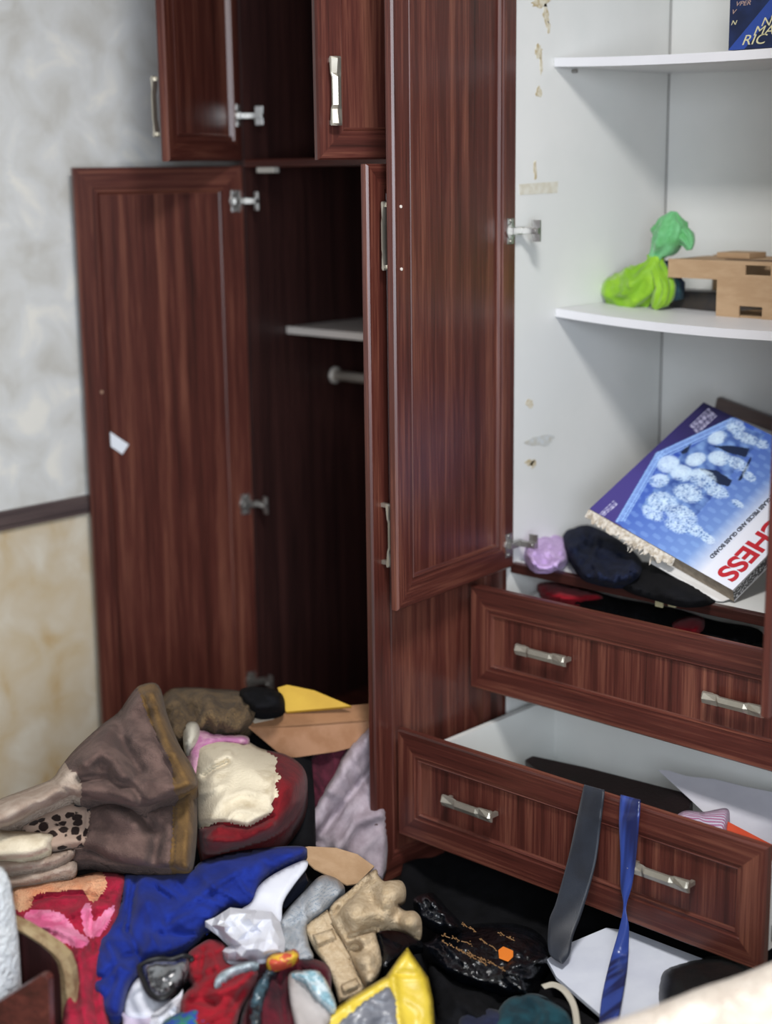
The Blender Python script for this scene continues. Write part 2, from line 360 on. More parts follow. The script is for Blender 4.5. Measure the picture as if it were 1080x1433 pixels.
def inside(P, poly):
    x, y = P[:, 0], P[:, 1]; r = np.zeros(len(P), bool); n = len(poly)
    for i in range(n):
        x0, y0 = poly[i]; x1, y1 = poly[(i+1) % n]
        if y0 == y1: continue
        c = ((y0 > y) != (y1 > y)) & (x < (x1-x0)*(y-y0)/(y1-y0)+x0); r ^= c
    return r
def cloth(name, poly, mats, parent=None, lift=0., thk=.02, rim=14, folds=(), bumps=(), nz=(.004, 30), step=5, zf=None, smooth=True, curve=True, jag=0, crumple=0, fine=0, under=None, regions=(), rnames=(), label=None, cat=None, group=None, seed=0, floor=.002):
    zf = zf or Zh; rnd = random.Random(hash(name) % 1000+seed if False else seed+len(poly)*13)
    out = catmull(poly) if curve else [np.array(p, float) for p in poly]
    bd = []
    for i in range(len(out)):
        a, b = out[i], out[(i+1) % len(out)]; k = max(1, int(np.linalg.norm(b-a)/step))
        for s in range(k): bd.append(a+(b-a)*s/k)
    if jag: bd = [p+np.array([rnd.uniform(-jag, jag), rnd.uniform(-jag, jag)]) for p in bd]
    bd = np.array(bd); lo = bd.min(0); hi = bd.max(0)
    gx, gy = np.meshgrid(np.arange(lo[0], hi[0], step), np.arange(lo[1], hi[1], step*.87)); gx[1::2] += step/2
    G = np.stack([gx.ravel(), gy.ravel()], 1)
    if crumple: G = G+np.array([[rnd.uniform(-.35, .35)*step, rnd.uniform(-.35, .35)*step] for _ in range(len(G))])
    G = G[inside(G, bd)]; G = G[dist_poly(G, bd) > step*.55] if len(G) else G
    n = len(bd); V = [Vector(p) for p in bd]+[Vector(p) for p in G]
    vo, eo, fo, ov, oe, of = delaunay_2d_cdt(V, [(i, (i+1) % n) for i in range(n)], [], 1, 1e-4)
    P = np.array([(v.x, v.y) for v in vo]); d = dist_poly(P, bd)
    e = np.sqrt(np.clip(1-(1-np.minimum(d/rim, 1))**2, 0, 1)); h = thk*e
    for f in folds:
        pl, amp, wd = f[:3]; dd = dist_poly(P, pl, False)
        h = h+amp*(np.exp(-(dd/wd)**2) if len(f) < 4 else np.exp(-dd/wd))*np.minimum(1, d/6+.25)
    for x, y, r, amp in bumps: h = h+amp*np.exp(-(((P-np.array([x, y]))**2).sum(1)/r**2)**1.6)
    a, s = nz; an = 2.1+seed*1.7+len(poly)*.37; ca, sa = math.cos(an), math.sin(an)
    for i, p in enumerate(P):
        k = .7*noise.noise(Vector((p[0]/(s*1.6)+seed*7.3, p[1]/(s*1.6), seed)))
        wx = noise.noise(Vector((p[0]/s*.5, p[1]/s*.5, 11+seed)))*s*.9
        X, Y = (p[0]*ca+p[1]*sa+wx)/s, (-p[0]*sa+p[1]*ca)/(s*3.2)
        k += .9*(1-2*abs(noise.noise(Vector((X, Y, seed+5)))))**2-.45
        if fine: k += fine*(1-2.5*abs(noise.noise(Vector((p[0]/s*2.6+wx*.05, p[1]/s*2.6, 3+seed)))))
        h[i] += a*k*min(1, d[i]/10+.2)
        if crumple: h[i] += rnd.uniform(-crumple, crumple)
    top = [atZ(p[0], p[1], zf(p[0], p[1])+lift+float(hh)) for p, hh in zip(P, h)]
    # orient boundary
    m = MB(); und = under if under is not None else max(thk*.35, .01)
    bot = [atZ(p[0], p[1], zf(p[0], p[1])+lift+min(0., float(hh)))-np.array([0, 0, und]) for p, hh in zip(P, h)]
    for t, b in zip(top, bot): b[2] = min(max(b[2], floor), t[2]-.0004)
    N = len(top); fs = [tuple(f) for f in fo]; m.v = [tuple(t) for t in top]+[tuple(b) for b in bot]
    m.f = list(fs)+[tuple(i+N for i in f[::-1]) for f in fs]
    cnt = {}
    for f in fs:
        for i in range(3):
            k = (f[i], f[(i+1) % 3]); cnt[k] = 1
    for (x, y) in list(cnt):
        if (y, x) not in cnt: m.f.append((y, x, x+N, y+N))
    mi = []
    cen = np.array([P[list(f)].mean(0) for f in fs]); idx = np.zeros(len(fs), int)
    for k, rg in enumerate(regions): idx[inside(cen, catmull(rg) if curve else rg)] = k+1
    m.m = [0]*len(m.f)
    if len(regions):
        bde = [(y, x) for (x, y) in cnt if (y, x) not in cnt]; bset = set((y, x) for x, y in bde)
        for k, nm in enumerate(rnames):
            q = MB(); use = {}; 
            def vi(i, use=use, q=q, AV=m.v):
                if i not in use: use[i] = len(q.v); q.v.append(AV[i])
                return use[i]
            for f, ix in zip(fs, idx):
                if ix != k: continue
                q.f.append(tuple(vi(i) for i in f)); q.f.append(tuple(vi(i+N) for i in f[::-1]))
                for j in range(3):
                    e_ = (f[j], f[(j+1) % 3])
                    if e_ in bset: q.f.append((vi(e_[1]), vi(e_[0]), vi(e_[0]+N), vi(e_[1]+N)))
            q.m = [0]*len(q.f)
            if q.f: o = q.build(nm, mats[k], parent, smooth=smooth, fix=False)
        return None
    org = None
    if parent is None: c = np.mean(bot, 0); org = (c[0], c[1], min(b[2] for b in bot))
    o = m.build(name, mats, parent, smooth=smooth, origin=org)
    if parent is None: tag(o, label, cat, group)
    elif label: o['label'] = label
    return o
def slab(name, poly, pl, thk, mats, parent=None, bevel=.001, label=None, cat=None, group=None, lat=None):
    q = MB(); A = [onP(x, y, pl) for x, y in poly]; B = [a-pl[1]*thk for a in A]; n = len(A)
    q.add(A+B, [tuple(range(n)), tuple(range(n, 2*n))[::-1]]+[(k, (k+1) % n, n+(k+1) % n, n+k) for k in range(n)])
    org = None if parent is not None else tuple(np.mean(B, 0))
    o = q.build(name, mats, parent, bevel=bevel, origin=org)
    if parent is None: tag(o, label, cat, group)
    elif label: o['label'] = label
    return o
def zp(pl): return lambda x, y: float(onP(x, y, pl)[2])
def ribbon(name, Lp, Rp, fn, thk, m, parent=None, label=None, cat=None, k=8, seam=None, group=None, ripple=.0015):
    def dens(P):
        P = np.array(P, float); o = []
        for i in range(len(P)-1):
            p0 = P[max(i-1, 0)]; p1 = P[i]; p2 = P[i+1]; p3 = P[min(i+2, len(P)-1)]
            for s in range(k):
                t = s/k; o.append(.5*((2*p1)+(-p0+p2)*t+(2*p0-5*p1+4*p2-p3)*t*t+(-p0+3*p1-3*p2+p3)*t**3))
        o.append(P[-1]); return np.array(o)
    Lp, Rp = dens(Lp), dens(Rp); n = 8; q = MB(); lp = []
    for i in range(len(Lp)):
        row = []; row2 = []
        for j in range(n+1):
            u = j/n; p = Lp[i]*(1-u)+Rp[i]*u; w = fn(p[0], p[1], p[2])
            w = w+(CAM-w)/np.linalg.norm(CAM-w)*(thk*.6*math.sin(math.pi*u)+ripple*math.sin(i*.35+u*5))
            row.append(w); row2.append(w-(CAM-w)/np.linalg.norm(CAM-w)*thk)
        lp.append(row+row2[::-1])
    q.loops(lp, lambda k: 0, cap=0, cap0=0)
    org = tuple(np.mean(np.array(q.v), 0)) if parent is None else None
    o = q.build(name, m, parent, smooth=True, origin=org)
    if parent is None: tag(o, label, cat, group)
    return o

# ------------------------------------------------------------------ fabrics
def fab(name, c, c2=None, **k):
    k.setdefault('rough', .9); k.setdefault('bump', .5); k.setdefault('bscale', 260); k.setdefault('sheen', .05); k.setdefault('scale', (22, 22, 22)); k.setdefault('spec', .2)
    return mat(name, c, c2, **k)
BROWN = fab('brown_plush', '#513f3a', '#6b554e', bump=.8, bscale=420, bdist=.004); OCHRE = fab('ochre_binding', '#574126', '#705532', bump=.6, bscale=300)
BEIGE = fab('beige_plush', '#9b8778', '#b3a293', bump=.8, bscale=420, bdist=.004); CREAM = fab('cream_plush', '#c4b69c', '#d8ccb4', bump=.7, bscale=380)
BLUE = fab('royal_blue_fabric', '#11226c', '#162a7e', bump=.3, bscale=500); NAVY = fab('navy_fabric', '#161a2e', '#1f2540')
RED = fab('red_jersey', '#740c18', '#8a1320'); DRED = fab('dark_red_fleece', '#560d14', '#70131a'); CRIM = fab('crimson_fleece', '#86122a', '#a51b37', bump=.8, bscale=350, bdist=.004)
PINK = fab('pink_fleece', '#cf5b86', '#dd86a6', bump=.8, bscale=350, bdist=.004); PEACH = fab('peach_fleece', '#cf8a63', '#dcab86', bump=1, bscale=300, bdist=.006, lo=.35, hi=.65)
BLACK = fab('black_fabric', '#08080a', '#0f0f12', sheen=0, spec=.15); LILAC = fab('lilac_grey_fabric', '#94868d', '#a99ca3', bscale=320)
OLIVE = fab('olive_brown_fleece', '#4f402f', '#6c573c', bump=1, bscale=150, bdist=.008); MAROON = fab('maroon_fabric', '#3d1320', '#54202e')
def leopard():
    m = fab('leopard_plush', '#9b8778'); m = m.copy(); nt = m.node_tree; N = nt.nodes; Lk = nt.links
    tc = N.new('ShaderNodeTexCoord'); v = N.new('ShaderNodeTexVoronoi'); v.inputs['Scale'].default_value = 50; v.inputs['Randomness'].default_value = .9
    n = N.new('ShaderNodeTexNoise'); n.inputs['Scale'].default_value = 70; Lk.new(tc.outputs['Object'], n.inputs['Vector'])
    ad = N.new('ShaderNodeMix'); ad.data_type = 'VECTOR'; ad.inputs[0].default_value = .012; Lk.new(tc.outputs['Object'], ad.inputs[4]); Lk.new(n.outputs['Color'], ad.inputs[5])
    Lk.new(ad.outputs[1], v.inputs['Vector']); r = N.new('ShaderNodeValToRGB'); r.color_ramp.elements[0].position = .42; r.color_ramp.elements[1].position = .5
    r.color_ramp.elements[0].color = lin('#231714'); r.color_ramp.elements[1].color = lin('#9b8576')
    Lk.new(v.outputs['Distance'], r.inputs[0]); Lk.new(r.outputs[0], N['Principled BSDF'].inputs['Base Color']); return m
LEO = leopard()
CARD = mat('cardboard', '#ab8a68', '#b59574', rough=.85, scale=(30, 30, 30), bump=.1, bscale=100)
PAPER = mat('white_paper', '#d3d4da', '#cbccd5', rough=.7, scale=(10, 10, 10), bump=.05)
PULP = mat('moulded_pulp', '#a99374', '#bba78a', rough=.95, scale=(60, 60, 60), bump=1, bscale=220, bdist=.004)
BPLAS = mat('black_plastic_film', '#050609', '#0b0e14', rough=.25, scale=(20, 20, 20), bump=.6, bscale=45, bdist=.01, spec=.7)

# ------------------------------------------------------------------ heap base
base_poly = [(-70, 1235), (60, 1150), (150, 1060), (230, 1000), (330, 985), (420, 1010), (440, 1110), (445, 1200), (520, 1245), (556, 1236), (575, 1180), (640, 1150), (760, 1180), (900, 1230), (1040, 1290), (1090, 1330), (1080, 1430), (900, 1560), (500, 1580), (-70, 1580)]
cloth('clothes_heap', base_poly, [BLACK], lift=-.035, thk=.01, nz=(.008, 40), step=11, rim=30, under=.09, label='black clothes spread on the floor underneath the whole pile', cat='clothes')

# ------------------------------------------------------------------ brown blanket
b = thing('blanket', atZ(150, 1200, .15), 'thick brown plush blanket with ochre binding and leopard patch, folded on the pile', 'blanket')
cloth('bottom_fold', [(118, 1150), (160, 1140), (240, 1125), (262, 1130), (262, 1208), (225, 1218), (160, 1216), (118, 1208), (60, 1225), (40, 1200), (80, 1170)], [BROWN], b, lift=.02, thk=.035, folds=(([(150, 1160), (190, 1175), (215, 1210)], -.008, 6), ([(120, 1180), (150, 1200), (230, 1214)], -.006, 6)), nz=(.006, 40))
cloth('lower_fold', [(23, 1155), (52, 1136), (93, 1117), (127, 1122), (161, 1120), (200, 1128), (248, 1110), (272, 1102), (276, 1140), (274, 1185), (266, 1219), (240, 1217), (205, 1214), (160, 1207), (130, 1192), (106, 1190), (72, 1196), (40, 1187)], [BROWN, LEO, OCHRE], b, lift=.045, thk=.045, rim=16, step=3.6,
      folds=(([(195, 1140), (222, 1165), (215, 1205)], -.016, 9), ([(150, 1135), (190, 1150)], .014, 16), ([(244, 1120), (241, 1214)], -.008, 2.5), ([(124, 1130), (122, 1160), (112, 1186)], -.006, 3), ([(262, 1110), (258, 1216)], .006, 8)), nz=(.005, 40),
      regions=([(10, 1160), (52, 1130), (93, 1108), (128, 1112), (127, 1130), (124, 1155), (118, 1180), (108, 1196), (72, 1206), (30, 1196)], [(246, 1095), (290, 1090), (290, 1230), (240, 1230), (242, 1160)]), rnames=('lower_fold', 'leopard_patch', 'binding'))
cloth('upper_fold', [(-30, 1134), (0, 1118), (40, 1103), (72, 1090), (84, 1074), (100, 1054), (120, 1034), (145, 1012), (166, 996), (184, 970), (198, 958), (222, 959), (234, 1000), (250, 1040), (270, 1074), (277, 1097), (268, 1107), (235, 1120), (197, 1132), (161, 1125), (112, 1118), (96, 1117), (50, 1139), (12, 1158), (-20, 1162)], [BROWN, BEIGE, OCHRE], b, lift=.09, thk=.055, rim=16, step=3.6,
      folds=(([(112, 1090), (150, 1088), (185, 1102), (200, 1122)], -.012, 6), ([(120, 1068), (140, 1052), (160, 1064), (172, 1085)], .022, 12), ([(165, 1005), (175, 1050), (195, 1080)], -.014, 10), ([(197, 966), (212, 1010), (226, 1055), (246, 1095)], -.008, 2.5), ([(75, 1097), (95, 1106), (104, 1116)], -.008, 3), ([(0, 1140), (60, 1118), (85, 1100)], .008, 10), ([(110, 1082), (110, 1117)], -.005, 2), ([(214, 975), (240, 1050), (262, 1095)], .006, 8)), nz=(.006, 45),
      regions=([(-60, 1140), (-40, 1100), (72, 1080), (89, 1066), (100, 1080), (110, 1086), (110, 1125), (50, 1170), (-40, 1180)], [(190, 950), (230, 945), (300, 1080), (290, 1120), (247, 1112), (240, 1070), (222, 1035), (206, 1000), (196, 972)]), rnames=('upper_fold', 'beige_edge', 'binding'))
cloth('cream_edge', [(-30, 1156), (10, 1162), (70, 1166), (72, 1180), (68, 1192), (31, 1203), (-30, 1200)], [CREAM], b, lift=.085, thk=.03, nz=(.003, 30))
cloth('cream_edge', [(-30, 1196), (31, 1203), (70, 1194), (104, 1188), (92, 1202), (66, 1213), (15, 1221), (-30, 1225)], [BEIGE], b, lift=.07, thk=.02, nz=(.003, 30))
cloth('beige_edge', [(-30, 1222), (15, 1220), (60, 1212), (103, 1202), (105, 1220), (80, 1228), (40, 1240), (-30, 1245)], [BEIGE], b, lift=.045, thk=.025, nz=(.003, 30))

# ------------------------------------------------------------------ crimson fleece blanket
c = thing('blanket', atZ(110, 1330, .1), 'crimson fleece blanket with pink flowers and peach trim under the brown blanket', 'blanket')
cloth('fleece', [(15, 1240), (60, 1231), (104, 1227), (140, 1220), (178, 1226), (172, 1262), (165, 1300), (150, 1345), (150, 1400), (152, 1460), (90, 1470), (85, 1380), (60, 1320), (20, 1290)], [CRIM, PEACH, PINK, PINK], c, lift=.01, thk=.045, rim=14, step=3.6,
      folds=(([(42, 1262), (70, 1254), (112, 1250), (150, 1258)], -.01, 4), ([(60, 1280), (100, 1276), (150, 1268)], .01, 7), ([(128, 1262), (126, 1300), (130, 1330)], -.01, 5), ([(110, 1330), (120, 1430)], .012, 8), ([(100, 1350), (106, 1400)], -.012, 5), ([(145, 1330), (132, 1390), (140, 1440)], -.01, 5), ([(40, 1290), (80, 1300), (118, 1320)], .01, 7)), nz=(.006, 26), fine=.3,
      regions=([(0, 1225), (60, 1222), (104, 1215), (134, 1212), (150, 1236), (140, 1254), (130, 1263), (120, 1252), (112, 1244), (80, 1248), (50, 1252), (42, 1270), (20, 1272)], [(35, 1278), (60, 1273), (88, 1280), (105, 1300), (124, 1316), (110, 1326), (80, 1316), (45, 1302)], [(114, 1275), (126, 1264), (131, 1288), (148, 1274), (160, 1268), (154, 1288), (138, 1310), (120, 1308)]), rnames=('fleece', 'peach_trim', 'pink_petal', 'pink_petal'))

# ------------------------------------------------------------------ blue garment
cloth('garment', [(172, 1224), (215, 1222), (265, 1217), (286, 1203), (340, 1190), (400, 1184), (428, 1186), (424, 1200), (395, 1215), (369, 1234), (353, 1268), (320, 1272), (295, 1295), (262, 1324), (234, 1338), (208, 1344), (196, 1361), (180, 1385), (170, 1421), (149, 1421), (136, 1400), (126, 1372), (130, 1335), (138, 1308), (155, 1288), (168, 1262)], [BLUE], lift=.022, thk=.035, rim=18, step=4,
      folds=(([(190, 1224), (184, 1260), (178, 1302)], -.014, 5), ([(210, 1230), (222, 1246), (238, 1258)], -.008, 4, 1), ([(224, 1307), (260, 1308), (290, 1301)], -.012, 5, 1), ([(234, 1290), (280, 1262), (342, 1222)], -.007, 5), ([(250, 1283), (300, 1240), (360, 1210)], .012, 12), ([(177, 1300), (192, 1330), (198, 1350)], -.01, 5), ([(130, 1372), (150, 1365), (170, 1340), (190, 1335)], -.01, 5), ([(145, 1400), (160, 1370)], -.008, 5), ([(205, 1260), (215, 1300), (210, 1330)], .01, 10), ([(150, 1320), (165, 1350)], .012, 8)),
      nz=(.008, 26), label='royal blue cloth garment crumpled across the middle of the pile', cat='garment')

# ------------------------------------------------------------------ cream and red comforter
c = thing('blanket', atZ(340, 1170, .2), 'cream patterned blanket with scalloped red edge behind the blue garment', 'blanket')
cf = fab('cream_flower_fleece', '#cfc3ab', '#a8977a', bump=.8, bscale=200, lo=.52, hi=.78, scale=(18, 18, 18))
cloth('red_edge', [(268, 1064), (276, 1040), (300, 1032), (338, 1034), (366, 1048), (400, 1056), (424, 1074), (430, 1100), (420, 1135), (392, 1168), (340, 1188), (290, 1198), (277, 1172), (270, 1120)], [DRED, cf], c, lift=.0, thk=.095, rim=42, step=3.6,
      folds=(([(274, 1156), (310, 1152), (346, 1158), (380, 1142)], -.016, 4), ([(286, 1086), (300, 1075), (318, 1066)], -.014, 4), ([(330, 1055), (345, 1042)], -.01, 5), ([(290, 1175), (340, 1178), (380, 1155)], .012, 6), ([(388, 1070), (384, 1130)], -.005, 4)), nz=(.007, 26),
      regions=([(250, 1064), (262, 1020), (338, 1015), (374, 1052), (388, 1062), (385, 1078), (393, 1088), (385, 1098), (390, 1112), (380, 1122), (382, 1134), (366, 1147), (346, 1156), (310, 1150), (284, 1158), (255, 1152)],), rnames=('red_edge', 'cream_face'))
cloth('shirt', [(262, 1050), (275, 1020), (300, 1026), (345, 1030), (342, 1044), (300, 1046), (282, 1080), (266, 1090)], [fab('pink_cotton', '#a66a90', '#c9a3ae')], lift=.03, thk=.03, nz=(.004, 20), label='pink cloth peeking out behind the cream flowered blanket', cat='cloth')
cloth('sock', [(256, 1030), (262, 1012), (276, 1012), (280, 1030), (272, 1046), (260, 1050)], [fab('white_cotton', '#b9b3a4')], lift=.05, thk=.03, nz=(.003, 20), label='small white cloth beside the ochre binding of the brown blanket', cat='cloth')
cloth('fleece_throw', [(222, 990), (236, 966), (262, 962), (300, 964), (330, 966), (356, 975), (362, 1000), (345, 1022), (310, 1034), (275, 1030), (245, 1045), (232, 1020)], [OLIVE], lift=.0, thk=.05, rim=24, folds=(([(290, 965), (300, 1000), (330, 1020)], .012, 9), ([(255, 970), (270, 1005)], -.014, 8)), nz=(.016, 22), label='olive brown fleece throw lying at the foot of the open wardrobe door', cat='blanket')
cloth('garment', [(335, 968), (350, 961), (375, 963), (395, 972), (396, 994), (365, 1000), (345, 990)], [BLACK], lift=.03, thk=.03, nz=(.008, 14), label='dark crumpled garment behind the brown cardboard carton', cat='garment')
cloth('scarf', [(420, 1100), (425, 1070), (450, 1040), (480, 1020), (512, 1006), (526, 1010), (520, 1050), (480, 1100), (440, 1140), (415, 1150)], [MAROON], zf=lambda x, y: interp(y, [(1000, .33), (1160, .16)]), lift=0, thk=.02, nz=(.01, 22), label='maroon cloth showing between the carton and the lilac cloth', cat='cloth')
cloth('sheet', [(524, 1008), (538, 1010), (540, 1215), (500, 1205), (470, 1196), (440, 1190), (419, 1180), (420, 1160), (436, 1130), (462, 1090), (488, 1044)], [LILAC], zf=lambda x, y: interp(y, [(1000, .36), (1215, .08)])-(.0), lift=0.0, thk=.02, rim=10,
      folds=(([(440, 1175), (470, 1140), (500, 1100), (528, 1070)], -.014, 6), ([(430, 1160), (480, 1080), (524, 1020)], .01, 12), ([(470, 1190), (500, 1150), (530, 1140)], .01, 8), ([(425, 1170), (450, 1180)], -.01, 4)), nz=(.006, 24), label='lilac grey sheet hanging out of the wardrobe beside the edge-on door', cat='sheet')
# carton at back
pl = P3((330, 1000, .40), (520, 990, .40), (400, 1060, .31))
c = thing('carton', onP(430, 1030, pl), 'flattened brown cardboard carton lying behind the cream blanket', 'carton')
slab('flap', [(327, 1000), (345, 996), (455, 990), (522, 984), (524, 1006), (420, 1014), (352, 1018)], P3((327, 1000, .385), (522, 990, .385), (350, 1018, .37)), .006, mat('cardboard_brown', '#8d6546', '#9b7150', rough=.85, scale=(20, 20, 20)), c)
slab('wall', [(330, 1004), (352, 1017), (420, 1013), (524, 1005), (520, 1040), (470, 1052), (402, 1062), (385, 1050)], P3((352, 1017, .371), (520, 1006, .371), (400, 1062, .30)), .006, mat('cardboard_brown2', '#946a4b', '#a2785a', rough=.85, scale=(20, 20, 20)), c)
slab('label_patch', [(342, 998), (372, 994), (384, 1006), (356, 1012)], P3((327, 1000, .387), (522, 990, .387), (350, 1018, .372)), .001, mat('pale_label', '#bfb2a0'), c)
slab('folder', [(388, 962), (402, 958), (440, 966), (492, 988), (400, 996)], P3((388, 962, .43), (490, 988, .40), (400, 996, .39)), .01, mat('yellow_card', '#b8912b', '#c49d33', rough=.6), label='yellow folder sticking up behind the brown carton', cat='folder')

# ------------------------------------------------------------------ front-centre clutter
slab('card', [(422, 1186), (432, 1184), (470, 1186), (500, 1195), (524, 1212), (500, 1236), (486, 1238), (440, 1215), (424, 1200)], P3((425, 1190, .235), (520, 1212, .2), (480, 1236, .2)), .004, CARD, label='tan cardboard sheet lying above the egg carton', cat='cardboard')
cloth('paper_sheet', [(424, 1204), (430, 1212), (412, 1236), (396, 1262), (392, 1290), (370, 1300), (340, 1292), (335, 1275), (352, 1262), (362, 1240), (385, 1222)], [PAPER], lift=.045, thk=.004, rim=6, nz=(.004, 40), under=.003, label='white curved sheet of paper beside the blue garment', cat='paper')
slab('phone_case', [(391, 1248), (428, 1220), (432, 1234), (425, 1248), (400, 1272), (395, 1268)], P3((391, 1248, .25), (430, 1222, .25), (400, 1272, .22)), .008, mat('black_gloss', '#10131c', rough=.2, spec=.6), bevel=.002, label='flat black glossy case between white paper and bubble wrap', cat='case')
cloth('crumpled_paper', [(287, 1289), (300, 1284), (322, 1270), (350, 1273), (380, 1276), (392, 1290), (399, 1318), (397, 1335), (370, 1342), (340, 1346), (318, 1345), (308, 1330), (325, 1322), (305, 1302)], [PAPER], lift=.06, thk=.03, rim=12, step=10, crumple=.009, nz=(.008, 20), smooth=False, curve=False, folds=(([(322, 1272), (350, 1290), (360, 1325)], .012, 5), ([(345, 1300), (395, 1310)], -.01, 6)), label='crumpled ball of white paper on top of the red shirt', cat='paper')
gd = mat('dotted_film', '#8d9399', '#a5abb0', rough=.3, scale=(40, 40, 40), bump=.8, bscale=500, spec=.6)
v_ = gd.node_tree
def dots(m, scale, c1, c2, thr=.3):
    nt = m.node_tree; N = nt.nodes; Lk = nt.links; tc = N.new('ShaderNodeTexCoord'); v = N.new('ShaderNodeTexVoronoi'); v.inputs['Scale'].default_value = scale; v.inputs['Randomness'].default_value = 0
    Lk.new(tc.outputs['Object'], v.inputs['Vector']); r = N.new('ShaderNodeValToRGB'); r.color_ramp.elements[0].position = thr; r.color_ramp.elements[1].position = thr+.12
    r.color_ramp.elements[0].color = lin(c1); r.color_ramp.elements[1].color = lin(c2); Lk.new(v.outputs['Distance'], r.inputs[0]); Lk.new(r.outputs[0], N['Principled BSDF'].inputs['Base Color'])
dots(gd, 230, '#6f7c88', '#9b9da0')
cloth('bubble_wrap', [(450, 1225), (475, 1232), (482, 1250), (460, 1270), (430, 1290), (432, 1320), (438, 1340), (415, 1345), (392, 1330), (386, 1300), (400, 1275), (425, 1248)], [gd], lift=.035, thk=.02, rim=14, folds=(([(390, 1300), (410, 1292), (440, 1270)], -.01, 5),), nz=(.009, 14), label='grey dotted plastic wrap left of the egg carton', cat='plastic wrap')
# egg carton
pl = P3((440, 1290, .20), (560, 1240, .23), (500, 1400, .13)); z_ = zp(pl)
c = thing('egg_carton', onP(500, 1330, (pl[0]-pl[1]*.02, pl[1])), 'opened tan moulded pulp egg carton in the middle of the pile', 'egg carton')
cloth('lid', [(426, 1302), (428, 1293), (458, 1273), (486, 1330), (514, 1385), (500, 1394), (474, 1402), (470, 1385), (462, 1362), (452, 1345), (440, 1328)], [PULP], c, zf=z_, lift=.012, thk=.008, rim=5, curve=False, nz=(.001, 14), step=4, under=.006, folds=(([(452, 1276), (508, 1386)], -.005, 2),))
for pg in ([(436, 1308), (465, 1299), (471, 1313), (443, 1324)], [(474, 1378), (498, 1368), (506, 1380), (480, 1391)]):
    cloth('boss', pg, [PULP], c, zf=z_, lift=.018, thk=.01, rim=4, curve=False, nz=(.001, 14), step=3, under=.006)
cloth('notch', [(452, 1345), (470, 1340), (474, 1354), (458, 1360)], [PULP], c, zf=z_, lift=.010, thk=.004, rim=3, curve=False, step=4, under=.004)
cloth('tray', [(460, 1276), (490, 1245), (523, 1217), (530, 1226), (537, 1233), (548, 1232), (562, 1233), (568, 1245), (566, 1258), (556, 1264), (566, 1274), (580, 1275), (589, 1286), (590, 1305), (584, 1310), (566, 1300), (545, 1296), (526, 1302), (532, 1330), (533, 1352), (516, 1382), (510, 1378), (486, 1328)], [PULP], c, zf=z_, lift=.014, thk=.012, rim=7, nz=(.003, 10), step=3.5, under=.008,
      bumps=((500, 1278, 22, .03), (545, 1250, 20, .028), (574, 1290, 14, .024), (536, 1276, 16, .018), (497, 1325, 10, -.028), (512, 1345, 12, .016), (520, 1368, 12, .018), (500, 1315, 14, .012)), folds=(([(468, 1278), (515, 1228)], -.014, 4), ([(490, 1310), (530, 1298)], -.018, 4)))
# black-rimmed clear mask
cl = mat('clear_plastic', '#6f7172', '#2e2e31', rough=.15, scale=(40, 40, 40), spec=.8, bump=.3, bscale=40, bdist=.005, lo=.45, hi=.55)
c = thing('swim_mask', atZ(225, 1375, .2), 'black-rimmed clear plastic mask lying left of the red shirt', 'mask')
cloth('lens', [(200, 1352), (215, 1344), (245, 1342), (262, 1340), (266, 1352), (258, 1370), (238, 1388), (222, 1394), (206, 1380)], [cl], c, lift=.055, thk=.02, rim=12, nz=(.006, 12), step=4)
q = MB(); rim_ = [(197, 1355), (202, 1375), (212, 1392), (226, 1398), (236, 1392)]
cp = catmull(rim_+[(240, 1380)], 6)[:31]; q.tube([atZ(x, y, Zh(x, y)+.085) for x, y in cp], .0045, 8); q.build('rim', mat('black_rubber', '#0e0e10', rough=.5), c, smooth=True)
q = MB(); q.tube([atZ(x, y, Zh(x, y)+.085) for x, y in catmull([(197, 1355), (204, 1346), (222, 1341), (240, 1342), (258, 1337), (266, 1345)], 5)[:26]], .0035, 8); q.build('rim', mat('black_rubber', '#0e0e10', rough=.5), c, smooth=True)
cloth('shirt', [(262, 1336), (278, 1322), (296, 1314), (316, 1322), (318, 1345), (345, 1352), (362, 1358), (356, 1378), (338, 1405), (325, 1440), (290, 1450), (256, 1430), (252, 1400), (268, 1378), (262, 1360)], [RED], lift=.04, thk=.035, rim=14, step=4, folds=(([(258, 1388), (290, 1394), (330, 1380), (352, 1362)], .016, 6), ([(262, 1380), (300, 1405)], -.01, 6), ([(285, 1330), (280, 1370)], -.012, 5), ([(300, 1340), (310, 1375)], .01, 5), ([(320, 1420), (340, 1385)], -.01, 5)), nz=(.01, 18), label='bright red shirt crumpled below the ball of white paper', cat='shirt')
cloth('paper_sheet', [(182, 1384), (196, 1368), (206, 1388), (224, 1400), (238, 1394), (232, 1420), (200, 1425), (175, 1418)], [PAPER], lift=.03, thk=.004, rim=5, nz=(.003, 30), under=.003, label='white paper sheet below the black-rimmed mask', cat='paper')
cloth('paper_sheet', [(168, 1415), (172, 1425), (170, 1500), (240, 1500), (240, 1410), (225, 1412), (200, 1420)], [mat('lilac_paper', '#b9adc0', '#c3b8c8', rough=.7)], lift=.025, thk=.006, rim=5, curve=False, nz=(.004, 30), under=.003, label='pale lilac paper at the bottom edge of the pile', cat='paper')
cloth('tissue', [(208, 1440), (212, 1420), (230, 1408), (250, 1392), (256, 1384), (252, 1410), (240, 1425), (225, 1450)], [PAPER], lift=.05, thk=.01, rim=5, step=9, crumple=.006, smooth=False, curve=False, nz=(.004, 12), label='white crumpled tissue left of the red shirt', cat='tissue')
gb = fab('green_blue_print', '#2d6a55', '#24408f', scale=(60, 60, 60), lo=.45, hi=.52)
